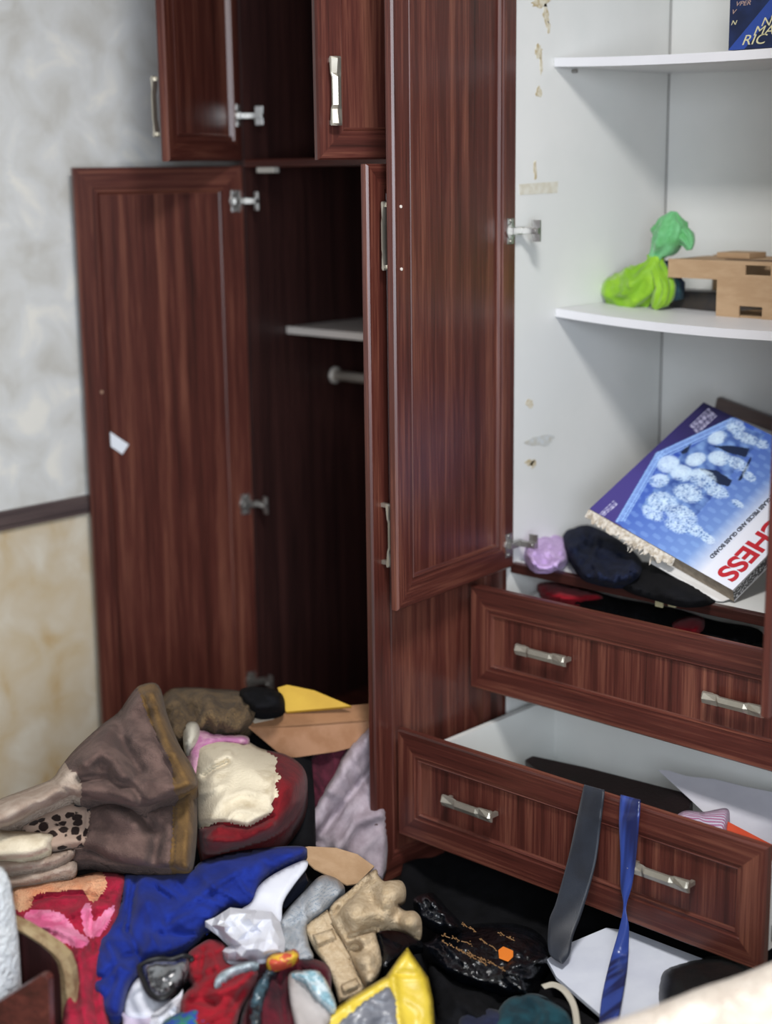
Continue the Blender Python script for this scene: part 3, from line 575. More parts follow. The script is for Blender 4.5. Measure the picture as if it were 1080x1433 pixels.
cloth('scarf', [(222, 1445), (235, 1425), (258, 1414), (276, 1408), (292, 1425), (305, 1450), (290, 1500), (230, 1500)], [gb], lift=.055, thk=.02, nz=(.006, 10), step=4, label='green and blue printed scarf at the bottom below the red shirt', cat='scarf')
tf = mat('teal_film', '#38505a', '#16191d', rough=.2, scale=(30, 30, 30), spec=.8, bump=.5, bscale=40, bdist=.008, lo=.42, hi=.55)
cloth('shirt', [(352, 1350), (372, 1342), (400, 1338), (440, 1342), (462, 1356), (460, 1400), (440, 1460), (400, 1470), (340, 1460), (340, 1405), (358, 1380)], [fab('wine_fabric', '#2a0f16', '#54131f', lo=.4, hi=.6, scale=(14, 14, 14))], lift=.02, thk=.03, folds=(([(360, 1350), (420, 1345), (455, 1358)], .012, 6), ([(390, 1370), (400, 1430)], -.012, 6)), nz=(.008, 16), label='dark wine cloth between red shirt and yellow bag', cat='cloth')
cloth('plastic_bag', [(346, 1420), (352, 1390), (366, 1362), (384, 1345), (392, 1350), (376, 1380), (368, 1410), (366, 1450), (350, 1460)], [tf], lift=.055, thk=.015, rim=7, nz=(.008, 9), step=4, label='teal-grey shiny plastic bag right of the red shirt', cat='plastic bag')
cloth('plastic_bag', [(300, 1378), (306, 1362), (330, 1350), (350, 1345), (362, 1348), (345, 1356), (325, 1362), (312, 1375)], [mat('pale_film', '#aeb8bd', '#7c8a90', rough=.3, scale=(40, 40, 40), spec=.7)], lift=.085, thk=.008, rim=4, nz=(.004, 9), step=4, label='pale plastic strip on the red shirt under the paper ball', cat='plastic bag')
cloth('wrapper', [(372, 1345), (380, 1335), (398, 1332), (412, 1328), (418, 1338), (400, 1348), (380, 1352)], [mat('wrapper_print', '#c9a032', '#b54a35', rough=.4, scale=(50, 50, 50), lo=.48, hi=.52)], lift=.075, thk=.008, rim=4, nz=(.005, 8), step=4, label='small red and yellow wrapper below the crumpled paper', cat='wrapper')
c = thing('blister_pack', atZ(430, 1400, .18), 'clear blister pack with pale backing left of the egg carton lid', 'package')
cloth('backing', [(403, 1372), (408, 1360), (425, 1360), (440, 1385), (460, 1410), (462, 1425), (440, 1450), (420, 1450), (408, 1410)], [mat('pale_backing', '#8f8987', '#a39c99', rough=.5)], c, lift=.06, thk=.006, rim=4, nz=(.003, 20))
cloth('bubble', [(408, 1362), (440, 1357), (455, 1370), (470, 1405), (462, 1410), (440, 1392), (425, 1372)], [mat('teal_blister', '#7da0ab', '#c3d0d4', rough=.15, scale=(60, 60, 60), spec=.8, lo=.45, hi=.55)], c, lift=.07, thk=.014, rim=6, nz=(.006, 8), step=4)
# yellow and grey bag
YEL = mat('yellow_bag', '#b99f2c', '#c8af3d', rough=.35, scale=(12, 12, 12), bump=.4, bscale=25, bdist=.006); GRY = mat('grey_film', '#56585f', '#6c6d73', rough=.3, scale=(18, 18, 18), bump=.5, bscale=25, bdist=.006)
pl = P3((570, 1327, .235), (600, 1420, .15), (450, 1430, .17)); z_ = zp(pl)
c = thing('shopping_bag', onP(550, 1400, (pl[0]-pl[1]*.03, pl[1])), 'yellow bag with a grey window at the bottom edge of the pile', 'bag')
cloth('bag_body', [(570, 1326), (584, 1346), (599, 1368), (606, 1400), (612, 1500), (430, 1500), (440, 1432), (490, 1396), (540, 1366), (558, 1340)], [YEL], c, zf=z_, thk=.02, rim=8, curve=False, folds=(([(551, 1362), (600, 1364)], -.006, 4), ([(550, 1366), (568, 1500)], .006, 4)), nz=(.004, 30), under=.02)
cloth('window', [(546, 1374), (560, 1400), (572, 1500), (455, 1500), (462, 1436), (510, 1396)], [GRY], c, zf=z_, lift=.004, thk=.02, rim=8, curve=False, nz=(.005, 20), under=.01, label='grey translucent window')
# black bags and clothes
cloth('plastic_bag', [(525, 1302), (548, 1297), (570, 1300), (585, 1310), (592, 1325), (575, 1330), (550, 1350), (535, 1358), (530, 1330)], [BPLAS], lift=.05, thk=.03, rim=12, nz=(.006, 14), label='black plastic bag tucked against the right side of the egg carton', cat='plastic bag')
cloth('plastic_bag', [(578, 1262), (588, 1252), (606, 1250), (625, 1270), (645, 1292), (640, 1305), (612, 1300), (590, 1285)], [BPLAS], lift=.04, thk=.03, rim=12, folds=(([(598, 1256), (632, 1296)], .014, 4),), nz=(.012, 9), step=4, fine=.6, label='glossy black plastic film strip below the drawer corner', cat='plastic bag')
bag = thing('parcel_bag', atZ(680, 1360, .05), 'black plastic parcel bag printed with tan script and an orange square', 'bag')
BZ = lambda x, y: .075
cloth('bag_body', [(590, 1322), (602, 1316), (615, 1304), (640, 1298), (675, 1292), (715, 1292), (745, 1300), (765, 1318), (772, 1340), (760, 1362), (748, 1380), (735, 1396), (715, 1394), (690, 1384), (660, 1376), (625, 1362), (606, 1344)], [BPLAS], bag, zf=BZ, lift=0, thk=.05, rim=34, step=4, folds=(([(596, 1330), (620, 1352), (660, 1370), (705, 1380)], .008, 4), ([(715, 1352), (745, 1350), (765, 1338)], .012, 5), ([(708, 1360), (740, 1368)], .012, 4), ([(712, 1372), (735, 1388)], .012, 4)), nz=(.008, 22), fine=.5)
bm_ = bpy.data.objects
def stroke(q, pts, z, rad): q.tube([atZ(x, y, z) for x, y in pts], rad, 5)
q = MB(); rnd = random.Random(5)
for (x0_, y0_), (x1_, y1_) in (((618, 1309), (664, 1323)), ((619, 1318), (682, 1351)), ((654, 1333), (702, 1356)), ((671, 1314), (694, 1329)), ((696, 1305), (725, 1319)), ((646, 1293), (669, 1306))):
    l = math.hypot(x1_-x0_, y1_-y0_); ux, uy = (x1_-x0_)/l, (y1_-y0_)/l; s_ = 0
    while s_ < l-4:
        wl = rnd.uniform(7, 15); pts = []; n_ = int(wl/1.6)+2
        for i in range(n_):
            a_ = s_+wl*i/(n_-1); hh = rnd.choice((0, -.4, -1.2, -3.6, .9))*(1 if 0 < i < n_-1 else .3)
            pts.append((x0_+ux*a_-uy*hh*-1, y0_+uy*a_+ux*hh))
        q.tube([atZ(u_, v_, .075+.05+.011) for u_, v_ in pts], .0009, 5)
        for _ in range(2):
            a_ = s_+rnd.uniform(1, wl); hh = rnd.choice((-4.5, 2.4)); u_, v_ = x0_+ux*a_+uy*hh, y0_+uy*a_+ux*hh
            q.tube([atZ(u_, v_, .137), atZ(u_+.9, v_+.4, .137)], .0009, 5)
        s_ += wl+2.5
tag(q.build('printed_script', mat('tan_print', '#8d6a45', rough=.5), bag), kind='stuff')
slab('orange_square', [(697, 1329), (704, 1324), (718, 1330), (718, 1338), (711, 1345), (698, 1340)], P3((697, 1329, .136), (718, 1330, .136), (711, 1345, .136)), .002, mat('orange_print', '#d9772a', rough=.4), bag)
cloth('clothes', [(600, 1350), (640, 1372), (700, 1390), (750, 1395), (790, 1400), (850, 1440), (880, 1500), (620, 1520), (612, 1420)], [BLACK], zf=lambda x, y: .06, lift=0, thk=.04, rim=20, folds=(([(640, 1400), (680, 1420), (700, 1450)], .015, 10), ([(700, 1400), (690, 1433)], -.014, 8)), nz=(.014, 26), label='black garment at the bottom edge beneath the printed parcel bag', cat='garment')
cloth('garment', [(705, 1402), (745, 1390), (775, 1402), (800, 1425), (810, 1480), (720, 1490), (690, 1450)], [fab('dark_teal_fabric', '#0f2a33', '#17404a')], zf=lambda x, y: .10, lift=0, thk=.02, rim=10, folds=(([(740, 1395), (760, 1420), (750, 1450)], .012, 6),), nz=(.006, 14), label='dark teal garment at the bottom edge left of the white strap', cat='garment')
cloth('garment', [(640, 1430), (665, 1412), (700, 1415), (715, 1440), (700, 1490), (640, 1490)], [NAVY], zf=lambda x, y: .095, lift=0, thk=.02, nz=(.007, 14), label='navy garment at the bottom edge below the black parcel bag', cat='garment')
ribbon('strap', [(757, 1378, 0), (775, 1374, 0), (795, 1385, 0), (808, 1410, 0), (813, 1450, 0)], [(762, 1384, 0), (775, 1382, 0), (789, 1392, 0), (800, 1414, 0), (804, 1452, 0)], lambda x, y, _: atZ(x, y, .14), .002, mat('white_strap', '#b0aa9c', rough=.6), label='thin white strap curling beside the white board', cat='strap')
slab('board', [(765, 1342), (800, 1318), (848, 1298), (880, 1302), (985, 1342), (960, 1380), (935, 1410), (860, 1440), (838, 1418), (778, 1366)], P3((765, 1342, .105), (985, 1342, .105), (838, 1418, .10)), .008, mat('white_board', '#c2c6d2', '#ccd0da', rough=.5), label='white board lying on the floor under the open lower drawer', cat='board')
cloth('handbag', [(922, 1372), (930, 1356), (960, 1345), (1000, 1338), (1040, 1345), (1060, 1380), (1000, 1420), (930, 1425), (920, 1400)], [mat('black_leather', '#08090a', '#101314', rough=.45, bump=.5, bscale=120)], zf=lambda x, y: .085, lift=0, thk=.08, rim=26, folds=(([(940, 1358), (1010, 1346)], .01, 4),), nz=(.006, 25), label='black bag on the white board beside the cream bedspread', cat='bag')

# ------------------------------------------------------------------ foreground: bed corner, towel roll, bedside cabinet
BED = mat('cream_bedspread', '#cdbfb0', '#ddd2c4', rough=.95, scale=(25, 25, 25), bump=1, bscale=90, bdist=.01, sheen=.3)
bd = thing('bed', (1.5, -1.1, 0), 'bed corner under a cream quilted bedspread in the lower right corner', 'bed')
cloth('bedspread', [(790, 1470), (838, 1436), (880, 1420), (935, 1400), (980, 1382), (1030, 1366), (1085, 1344), (1180, 1305), (1260, 1560), (900, 1660), (760, 1600)], [BED], bd, zf=lambda x, y: .40, thk=.05, rim=30, nz=(.012, 26), step=8, under=.10)
A = [atZ(x, y, .36) for x, y in ((815, 1480), (935, 1425), (1085, 1370), (1180, 1330), (1260, 1560), (900, 1650), (800, 1590))]
q = MB(); n = len(A); Bm = [np.array([a[0], a[1], .1]) for a in A]
q.add(A+Bm, [tuple(range(n)), tuple(range(n, 2*n))[::-1]]+[(k, (k+1) % n, n+(k+1) % n, n+k) for k in range(n)]); q.build('mattress', mat('mattress_ticking', '#b8aea4'), bd)
cen = np.mean(np.array(A), 0)
for i in (0, 3, 4, 5):
    a = A[i]*.85+cen*.15; boxo('leg', (a[0]-.025, a[1]-.025, 0), (a[0]+.025, a[1]+.025, .1), WV, bd)
# bedside cabinet: rounded end panel with worn edge + front plank (vertical planes facing the camera)
def facing(px, py, z, yaw=0):
    A_ = atZ(px, py, z); n_ = -_F0*math.cos(yaw)+_R0*math.sin(yaw); return A_, n_
pf = facing(70, 1330, .285, -.25)
bc = thing('bedside_cabinet', tuple(np.array(onP(60, 1433, pf))*[1, 1, 0]), 'dark bedside cabinet with worn rounded edge in the lower left corner', 'cabinet')
WORN = mat('worn_edge', '#7b6245', '#94805e', rough=.8, scale=(50, 50, 50), bump=.5)
DK = wood('mahogany_old', 2, '#1f0f0c', '#33191a', '#4a2620')
outer = [(-60, 1255), (34, 1296), (60, 1312), (82, 1328), (94, 1340), (101, 1360), (106, 1400), (108, 1500), (-60, 1500)]
inner = [(-60, 1268), (34, 1308), (56, 1322), (72, 1336), (80, 1348), (84, 1365), (86, 1400), (87, 1500), (-60, 1500)]
q = MB(); n = len(outer)
Of = [onP(x, y, pf) for x, y in outer]; If = [onP(x, y, pf) for x, y in inner]; t_ = .018
Ob = [a-pf[1]*t_ for a in Of]; Ib = [a-pf[1]*t_ for a in If]; mid = [(np.array(o_)+np.array(i_))/2+pf[1]*.005 for o_, i_ in zip(Of, If)]
q.loops([Ob, Of, mid, If, Ib], lambda k: 0); q.build('edge_band', WORN, bc, bevel=.0)
slab('end_panel', inner, (pf[0]-pf[1]*.006, pf[1]), .015, DK, bc, label='dark inner panel')
pf2 = (pf[0]+pf[1]*.13, pf[1])
slab('plank', [(-60, 1440), (56, 1366), (63, 1366), (68, 1372), (72, 1500), (-60, 1500)], pf2, .016, wood('mahogany_red', 0, '#33160f', '#4b211a', '#6a352a'), bc)
tw = facing(5, 1300, .29)
base = atZ(-12, 1392, .17); R_ = .05
Hr = .36
q = MB(); prof = [(0, 0), (R_*.9, 0), (R_*1.05, .02), (R_*1.05, .10), (R_*1.0, .15), (R_*.92, .195), (R_*.8, .215), (R_*.5, .222), (.018, .22), (.018, .1), (0, .1)]
cb = onP(-16, 1402, (pf[0]+pf[1]*.066, pf[1])); lp = []
nn = 28
for i, (r_, z__) in enumerate(prof):
    lp.append([(cb[0]+r_*math.cos(2*math.pi*k/nn), cb[1]+r_*math.sin(2*math.pi*k/nn), cb[2]+z__) for k in range(nn)])
q.loops(lp, lambda k: 0)
o = q.build('towel_roll', mat('white_towel', '#c9cdd0', '#d6d9da', rough=.95, bump=1, bscale=110, bdist=.012, scale=(20, 20, 20)), None, smooth=True, origin=tuple(cb)); tag(o, 'white textured paper towel roll standing at the left edge', 'towel roll')
boxo('tray_board', (cb[0]-.12, cb[1]-.06, cb[2]-.016), (cb[0]+.05, cb[1]+.06, cb[2]-.0005), DK, bc)

# ------------------------------------------------------------------ ties over the drawer
GT = mat('grey_satin', '#171b24', '#1f2530', rough=.45, scale=(12, 12, 12), sheen=.2, bump=.2, bscale=600); BT = mat('blue_satin', '#101a48', '#2a4088', rough=.3, scale=(60, 8, 6), detail=1, sheen=.1, spec=.6)
def tie_path(ye):
    def f(x, y, Y):
        if Y > -.38 or y < 1140: return atY(x, y, Y)
        if y >= ye: return atZ(x, y, .117)
        return atY(x, y, -.386+(atZ(x, ye, .117)[1]+.386)*((y-1140)/(ye-1140))**1.5)
    return f
ribbon('necktie', [(818, 1108, -.345), (817, 1099, -.372), (808, 1140, -.384), (795, 1200, -.388), (778, 1262, -.40), (768, 1290, -.41), (768, 1333, -.415), (786, 1349, -.417)], [(842, 1114, -.345), (846, 1107, -.372), (841, 1150, -.384), (833, 1210, -.388), (815, 1275, -.40), (802, 1310, -.41), (797, 1335, -.415), (788, 1349, -.417)], tie_path(1349), .004, GT, label='dark grey satin necktie hanging over the lower drawer front', cat='necktie')
ribbon('necktie', [(870, 1120, -.345), (868, 1113, -.372), (866, 1150, -.384), (868, 1200, -.386), (868, 1240, -.388), (872, 1268, -.39), (866, 1300, -.395), (852, 1350, -.40), (841, 1400, -.405), (838, 1440, -.408)], [(892, 1126, -.345), (896, 1120, -.372), (894, 1150, -.384), (890, 1200, -.386), (884, 1240, -.388), (876, 1270, -.39), (880, 1300, -.395), (878, 1350, -.40), (870, 1400, -.405), (862, 1440, -.408)], tie_path(1335), .004, BT, label='shiny blue satin necktie with a twist over the lower drawer front', cat='necktie')

# ------------------------------------------------------------------ in the lower drawer
DZ = .147+.035
slab('laptop_case', [(733, 1062), (745, 1056), (820, 1072), (960, 1108), (969, 1118), (966, 1128), (955, 1140), (900, 1150), (800, 1120)], P3((740, 1060, .275), (966, 1115, .275), (900, 1150, .26)), .03, mat('dark_brown_leather', '#130c0c', '#1b1112', rough=.45, bump=.3, bscale=150), bevel=.006, label='dark brown flat leather case lying in the lower drawer', cat='case')
slab('paper_sheet', [(920, 1077), (935, 1078), (962, 1086), (1000, 1090), (1040, 1100), (1130, 1118), (1130, 1200), (1080, 1200), (1020, 1170), (965, 1118)], P3((920, 1078, .30), (1100, 1110, .30), (1060, 1190, .25)), .0015, mat('grey_white_paper', '#b7b5bd', '#c1bfc6', rough=.6), label='large white sheet in the right of the lower drawer', cat='paper')
slab('folder', [(1008, 1152), (1016, 1148), (1100, 1192), (1100, 1230), (1050, 1220), (1000, 1180)], P3((1010, 1150, .305), (1100, 1195, .305), (1020, 1190, .28)), .012, mat('orange_red_card', '#b8452a', '#c75334', rough=.5), label='orange red folder in the right end of the lower drawer', cat='folder')
ST = mat('striped_cotton', '#b9b0c6'); 
def stripes(m, cols, scale, vec=(1, 1, 0)):
    nt = m.node_tree; N = nt.nodes; Lk = nt.links; tc = N.new('ShaderNodeTexCoord'); mp = N.new('ShaderNodeMapping'); mp.inputs['Rotation'].default_value = (0, 0, math.radians(75)); Lk.new(tc.outputs['Object'], mp.inputs[0])
    wv = N.new('ShaderNodeTexWave'); wv.inputs['Scale'].default_value = scale; wv.inputs['Distortion'].default_value = .6; Lk.new(mp.outputs[0], wv.inputs['Vector'])
    r = N.new('ShaderNodeValToRGB'); r.color_ramp.interpolation = 'CONSTANT'; e = r.color_ramp.elements; e[0].position = 0; e[0].color = lin(cols[0]); e[1].position = .8; e[1].color = lin(cols[-1])
    for i, cc in enumerate(cols[1:-1]): k = e.new(.3+.25*i); k.color = lin(cc)
    Lk.new(wv.outputs['Fac'], r.inputs[0]); Lk.new(r.outputs[0], N['Principled BSDF'].inputs['Base Color'])
stripes(ST, ['#a65f86', '#c9c2d4', '#5d4a74', '#d3ccdb'], 22)
cloth('shirt', [(946, 1142), (960, 1134), (985, 1136), (1016, 1131), (1021, 1145), (1018, 1162), (1022, 1172), (985, 1168), (950, 1150)], [ST], zf=lambda x, y: .29, thk=.035, rim=10, step=4, nz=(.004, 14), label='pink and white striped shirt rolled in the lower drawer', cat='shirt')
# in the upper drawer
cloth('garment', [(760, 812), (800, 815), (860, 835), (940, 850), (1000, 868), (1060, 880), (1068, 905), (980, 895), (880, 868), (770, 840)], [BLACK], zf=lambda x, y: .555, floor=.45, thk=.03, rim=14, nz=(.008, 20), label='black clothes filling the upper drawer', cat='garment')
cloth('garment', [(752, 818), (780, 815), (830, 828), (842, 838), (800, 842), (765, 836)], [RED], zf=lambda x, y: .585, thk=.02, rim=8, nz=(.005, 20), step=4, label='red cloth in the left of the upper drawer', cat='cloth')
cloth('garment', [(940, 872), (965, 862), (985, 866), (980, 885), (950, 886)], [RED], zf=lambda x, y: .585, thk=.02, rim=8, nz=(.005, 14), step=4, label='red cloth in the middle of the upper drawer', cat='cloth')

# ------------------------------------------------------------------ on the compartment floor
FZ = lambda x, y: .656
cloth('cloth', [(732, 775), (738, 752), (755, 740), (775, 742), (792, 755), (795, 785), (770, 800), (745, 798)], [fab('lilac_cotton', '#b093c4', '#c4aad4')], zf=FZ, floor=.6525, thk=.035, rim=12, step=4, nz=(.012, 12), fine=.3, label='small lilac cloth crumpled in the left of the shelf compartment', cat='cloth')
cloth('garment', [(786, 745), (800, 735), (822, 730), (850, 745), (880, 765), (900, 790), (895, 812), (870, 822), (820, 812), (800, 790), (786, 765)], [fab('navy_blue_cotton', '#0c1122', '#131a30', sheen=0)], zf=FZ, floor=.6525, thk=.05, rim=18, step=4, nz=(.016, 20), fine=.3, label='navy garment bunched under the torn corner of the chess box', cat='garment')
cloth('garment', [(868, 796), (900, 786), (950, 800), (985, 828), (1000, 842), (960, 848), (915, 838), (872, 822)], [BLACK], zf=FZ, floor=.6525, thk=.03, rim=16, nz=(.005, 20), label='black garment under the lower edge of the chess box', cat='garment')
for x_, sd in ((917, 'left of the pair of pale gold clips at the compartment edge below the chess box'), (935, 'right of the pair of pale gold clips at the compartment edge below the chess box')):
    q = MB(); a = atY(x_, 843, -.002); q.box((a[0], -.004, a[2]-.008), (a[0]+.018, .0005, a[2]+.006)); o = q.build('clip', mat('gold_clip', '#c9bf96', rough=.3, metal=.3), None, bevel=.001, origin=tuple(a)); tag(o, sd, 'clip', 'pale clips under the chess box')

# ---- chess box
Bp = np.array([.179, .041, .793]); Ap = np.array([.255, .35, .989]); Cp = np.array([.536, .023, .685])
eu = Cp-Bp; Lu = np.linalg.norm(eu); eu /= Lu; ev = Ap-Bp; ev -= eu*(ev @ eu); Lv = .3735; ev /= np.linalg.norm(ev); en = np.cross(eu, ev)
if en @ (CAM-Bp) < 0: en = -en
TH = .036
cb_ = thing('chess_box', tuple(Bp+eu*Lu/2-en*TH), 'torn blue chess set box tilted on the clothes in the white shelf compartment', 'box')
def bp(u, v, h=0): return Bp+eu*u*Lu+ev*v*Lv+en*h
def colmat(name, rough=.35):
    m = bpy.data.materials.new(name); m.use_nodes = True; N = m.node_tree.nodes; a = N.new('ShaderNodeVertexColor'); a.layer_name = 'print'
    m.node_tree.links.new(a.outputs[0], N['Principled BSDF'].inputs['Base Color']); N['Principled BSDF'].inputs['Roughness'].default_value = rough; return m
def printed(name, P, nu, nv, colf, parent, rough=.35):
    vs = [P(i/nu, j/nv) for j in range(nv+1) for i in range(nu+1)]; off = np.array(parent['_o'])
    fs = [(j*(nu+1)+i, j*(nu+1)+i+1, (j+1)*(nu+1)+i+1, (j+1)*(nu+1)+i) for j in range(nv) for i in range(nu)]
    me = bpy.data.meshes.new(name); me.from_pydata([tuple(v-off) for v in vs], [], fs); me.update()
    at = me.color_attributes.new('print', 'FLOAT_COLOR', 'POINT'); buf = []
    for j in range(nv+1):
        for i in range(nu+1): buf += list(lin(colf(i/nu, j/nv)))
    at.data.foreach_set('color', buf); me.materials.append(colmat(name+'_ink', rough))
    o = bpy.data.objects.new(name, me); COL.objects.link(o); o.parent = parent; return o
def mixc(a, b, t): t = min(1, max(0, t)); return [a[i]*(1-t)+b[i]*t for i in range(3)]
def inp(x, y, poly):
    r = False; n = len(poly)
    for i in range(n):
        x0, y0 = poly[i]; x1, y1 = poly[(i+1) % n]
        if (y0 > y) != (y1 > y) and x < (x1-x0)*(y-y0)/(y1-y0)+x0: r = not r
    return r
PIECES = [(870, 265, 62, 45, 20), (765, 325, 60, 42, -15), (930, 340, 90, 34, 25), (1020, 385, 45, 28, 20), (480, 460, 68, 55, 0), (430, 555, 62, 42, 0), (640, 445, 62, 42, -10), (780, 450, 75, 45, 15), (880, 490, 75, 36, 30), (945, 570, 45, 26, 35), (560, 520, 75, 50, 20), (680, 560, 90, 55, 25), (600, 640, 95, 55, 20), (760, 640, 80, 40, 25), (450, 680, 95, 60, 15), (400, 740, 75, 40, 30), (560, 760, 110, 55, 30), (540, 820, 80, 40, 25), (640, 850, 70, 34, 30), (710, 900, 55, 26, 35), (880, 720, 42, 18, 35)]
def cover(u, v):
    x = 30+820*u+650*v; y = 690+495*u-595*v
    c = mixc((66, 56, 124), (30, 26, 62), (v-.35)*1.4)
    nn = noise.noise(Vector((x*.02, y*.02, 1)))
    # title side fades to white
    wfade = min(1, max(0, (u-.45)/.45))
    board = inp(x, y, [(405, 385), (850, 205), (1500, 420), (1500, 700), (900, 1300), (480, 980), (185, 775)])
    if board:
        c = mixc((52, 82, 170), (118, 150, 206), (u+.25*(1-v)-.25)*1.5)
        if inp(x, y, [(560, 400), (850, 240), (1040, 330), (640, 780), (330, 700)]): c = mixc((52, 78, 145), (112, 145, 200), .5+nn)
        s = math.sin((x*.6-y*.8)*.11)*math.sin((x*.7+y*.7)*.05)
        c = mixc(c, (150, 185, 232), .3 if s > .3 else 0)
        # edge lines of the glass board
        d1_ = abs((x-405)*(180)/485.-(y-385)*-1)*.93 if x > 405 else 1e9
        for k, wd in ((8, 5), (22, 3), (36, 5), (52, 3)):
            e1 = abs((y-385)+(x-405)*.404-k) if x > 400 else 1e9; e2 = abs((x-405)-(y-385)*-.564-k) if y > 380 else 1e9
            if (e1 < wd and x < 870) or (e2 < wd and y < 775): c = (150, 185, 235)
        for pg in ([(740, 372), (850, 380), (950, 405), (930, 455), (840, 425)], [(655, 498), (760, 520), (850, 585), (830, 620), (770, 600)], [(548, 392), (615, 345), (590, 400), (560, 408)], [(880, 590), (955, 455), (960, 470), (900, 590)]):
            if inp(x, y, pg): c = (26, 38, 66)
    best = 0
    if board or u > .2:
        for px_, py_, rx, ry, an in PIECES:
            a = math.radians(an); dx, dy = x-px_, y-py_; X = (dx*math.cos(a)+dy*math.sin(a))/rx; Y = (-dx*math.sin(a)+dy*math.cos(a))/ry; d = X*X+Y*Y
            if d < 1: best = max(best, 1-d*.4 if d < .8 else .15)
    if best:
        k = noise.noise(Vector((x*.07, y*.07, 3)))+.6*noise.noise(Vector((x*.16, y*.16, 8)))
        rough_ = 1 if y > 540 or x > 800 else .3
        g = .45+.55*best-abs(k)*1.5*rough_; c = mixc(c, (214, 234, 248), g); c = mixc(c, (70, 105, 160), (abs(k)-.38)*3 if rough_ == 1 else 0)
    if u > .62: c = mixc(c, (222, 224, 234), (u-.66)/.14)
    for (cx, cy, n_, ln) in ((600, 235, 6, 150), (80, 730, 3, 120)):   # small print lines
        dx, dy = x-cx, y-cy; a = (dx*.75-dy*.66); b_ = (dx*.66+dy*.75)
        if 0 < a < ln and -8*0 <= b_ < n_*13-2 and (b_ % 13) < 6 and math.sin(a*.55+int(b_/13)*2.1)+math.sin(a*.23) > -.7: c = (190, 188, 215)
    return c
q = MB(); cs = [bp(0, 0), bp(1, 0), bp(1, 1), bp(0, 1)]; q.loops([[p_-en*TH for p_ in cs], [p_-en*.001 for p_ in cs]], lambda k: 0, cap=0, cap0=0)
q.build('carton', mat('raw_greyboard', '#8d8071', '#a29583', rough=.9, scale=(60, 60, 60), bump=.3), cb_)
printed('printed_cover', lambda u, v: bp(u, v, 0), 190, 190, cover, cb_)
def sidec(u, v):
    s = noise.noise(Vector((u*60, v*9, 2)))+.5*noise.noise(Vector((u*140, v*20, 5)))
    return (22, 23, 30) if s > -.2 and .12 < v < .88 else (185, 186, 190)
printed('printed_side', lambda u, v: Bp+eu*(Lu+.0006)+ev*u*Lv-en*(.0+v*TH), 200, 20, sidec, cb_)
# torn edge on the lower-left side: lips and ragged fibres
tn = mat('torn_board', '#a99d8c', '#cfc8bd', rough=.95, scale=(120, 120, 120), bump=.6)
q = MB(); rnd = random.Random(3); vs = []; m_ = 46
for i in range(m_+1):
    u = i/m_*.62; a = bp(u, 0, .001)-ev*.002; b_ = a-ev*(.012+rnd.uniform(0, .012))-en*(.006+rnd.uniform(-.004, .008)); vs += [a, b_, b_-en*.0015, a-en*.002]
q.add(vs, [f for i in range(m_) for f in ((4*i, 4*i+4, 4*i+5, 4*i+1), (4*i+1, 4*i+5, 4*i+6, 4*i+2), (4*i+2, 4*i+6, 4*i+7, 4*i+3))]); q.build('torn_edge', tn, cb_)
q = MB()
for i in range(26):
    u = .36+rnd.uniform(-.06, .12); a = bp(u, 0, -.004-rnd.uniform(0, .02))-ev*.002; d = -ev*rnd.uniform(.01, .03)+eu*rnd.uniform(-.014, .014)-en*rnd.uniform(-.006, .012)
    q.add([a, a+eu*.006, a+d, a+d*.6-eu*.004, a-en*.002], [(0, 1, 2), (0, 2, 3), (0, 4, 2)])
q.build('torn_fibres', tn, cb_, fix=False)
q = MB(); fl = [bp(.45, 0, -TH+.001), bp(.97, 0, -TH+.001), bp(.96, 0, -TH+.001)-ev*.016+en*.006, bp(.93, 0, -TH)-ev*.022+en*.006, bp(.48, 0, -TH)-ev*.022+en*.006]
q.add([*fl, *[p_-en*.0025 for p_ in fl]], [(0, 1, 2, 3, 4), (9, 8, 7, 6, 5)]+[(k, (k+1) % 5, 5+(k+1) % 5, 5+k) for k in range(5)]); q.build('tuck_flap', mat('white_card', '#c9c7c4', '#d5d3d0', rough=.6), cb_)
def textmesh(name, s, size, m, parent, org, xd, yd, depth=.0006, bold=0, sx=1, shear=0, al='LEFT'):
    cu = bpy.data.curves.new(name, 'FONT'); cu.body = s; cu.size = size; cu.extrude = depth; cu.offset = bold; cu.shear = shear; cu.align_x = al
    to = bpy.data.objects.new(name, cu); COL.objects.link(to); dg = bpy.context.evaluated_depsgraph_get(); me = bpy.data.meshes.new_from_object(to.evaluated_get(dg)); bpy.data.objects.remove(to)
    xd = np.array(xd); yd = np.array(yd); zd = np.cross(xd, yd); off = np.array(parent['_o'])
    for v in me.vertices: v.co = Vector(tuple(np.array(org)+xd*v.co.x*sx+yd*v.co.y+zd*v.co.z-off))
    me.materials.clear(); me.materials.append(m); o = bpy.data.objects.new(name, me); COL.objects.link(o); o.parent = parent; return o
RT = mat('red_ink', '#b5232f', rough=.4); DT = mat('dark_ink', '#3a3d4a', rough=.5); LT = mat('cream_ink', '#c9c39c', rough=.5)
# reading direction -ev, letter tops towards +eu
textmesh('title', 'CHESS', .057, RT, cb_, bp(.862, .035, .0006), -ev, eu, bold=.0016, sx=1.12, al='RIGHT')
textmesh('subtitle', '32 GLASS PIECES AND GLASS BOARD', .0125, DT, cb_, bp(.76, .105, .0006), -ev, eu, bold=.0003, sx=1.0, al='RIGHT')
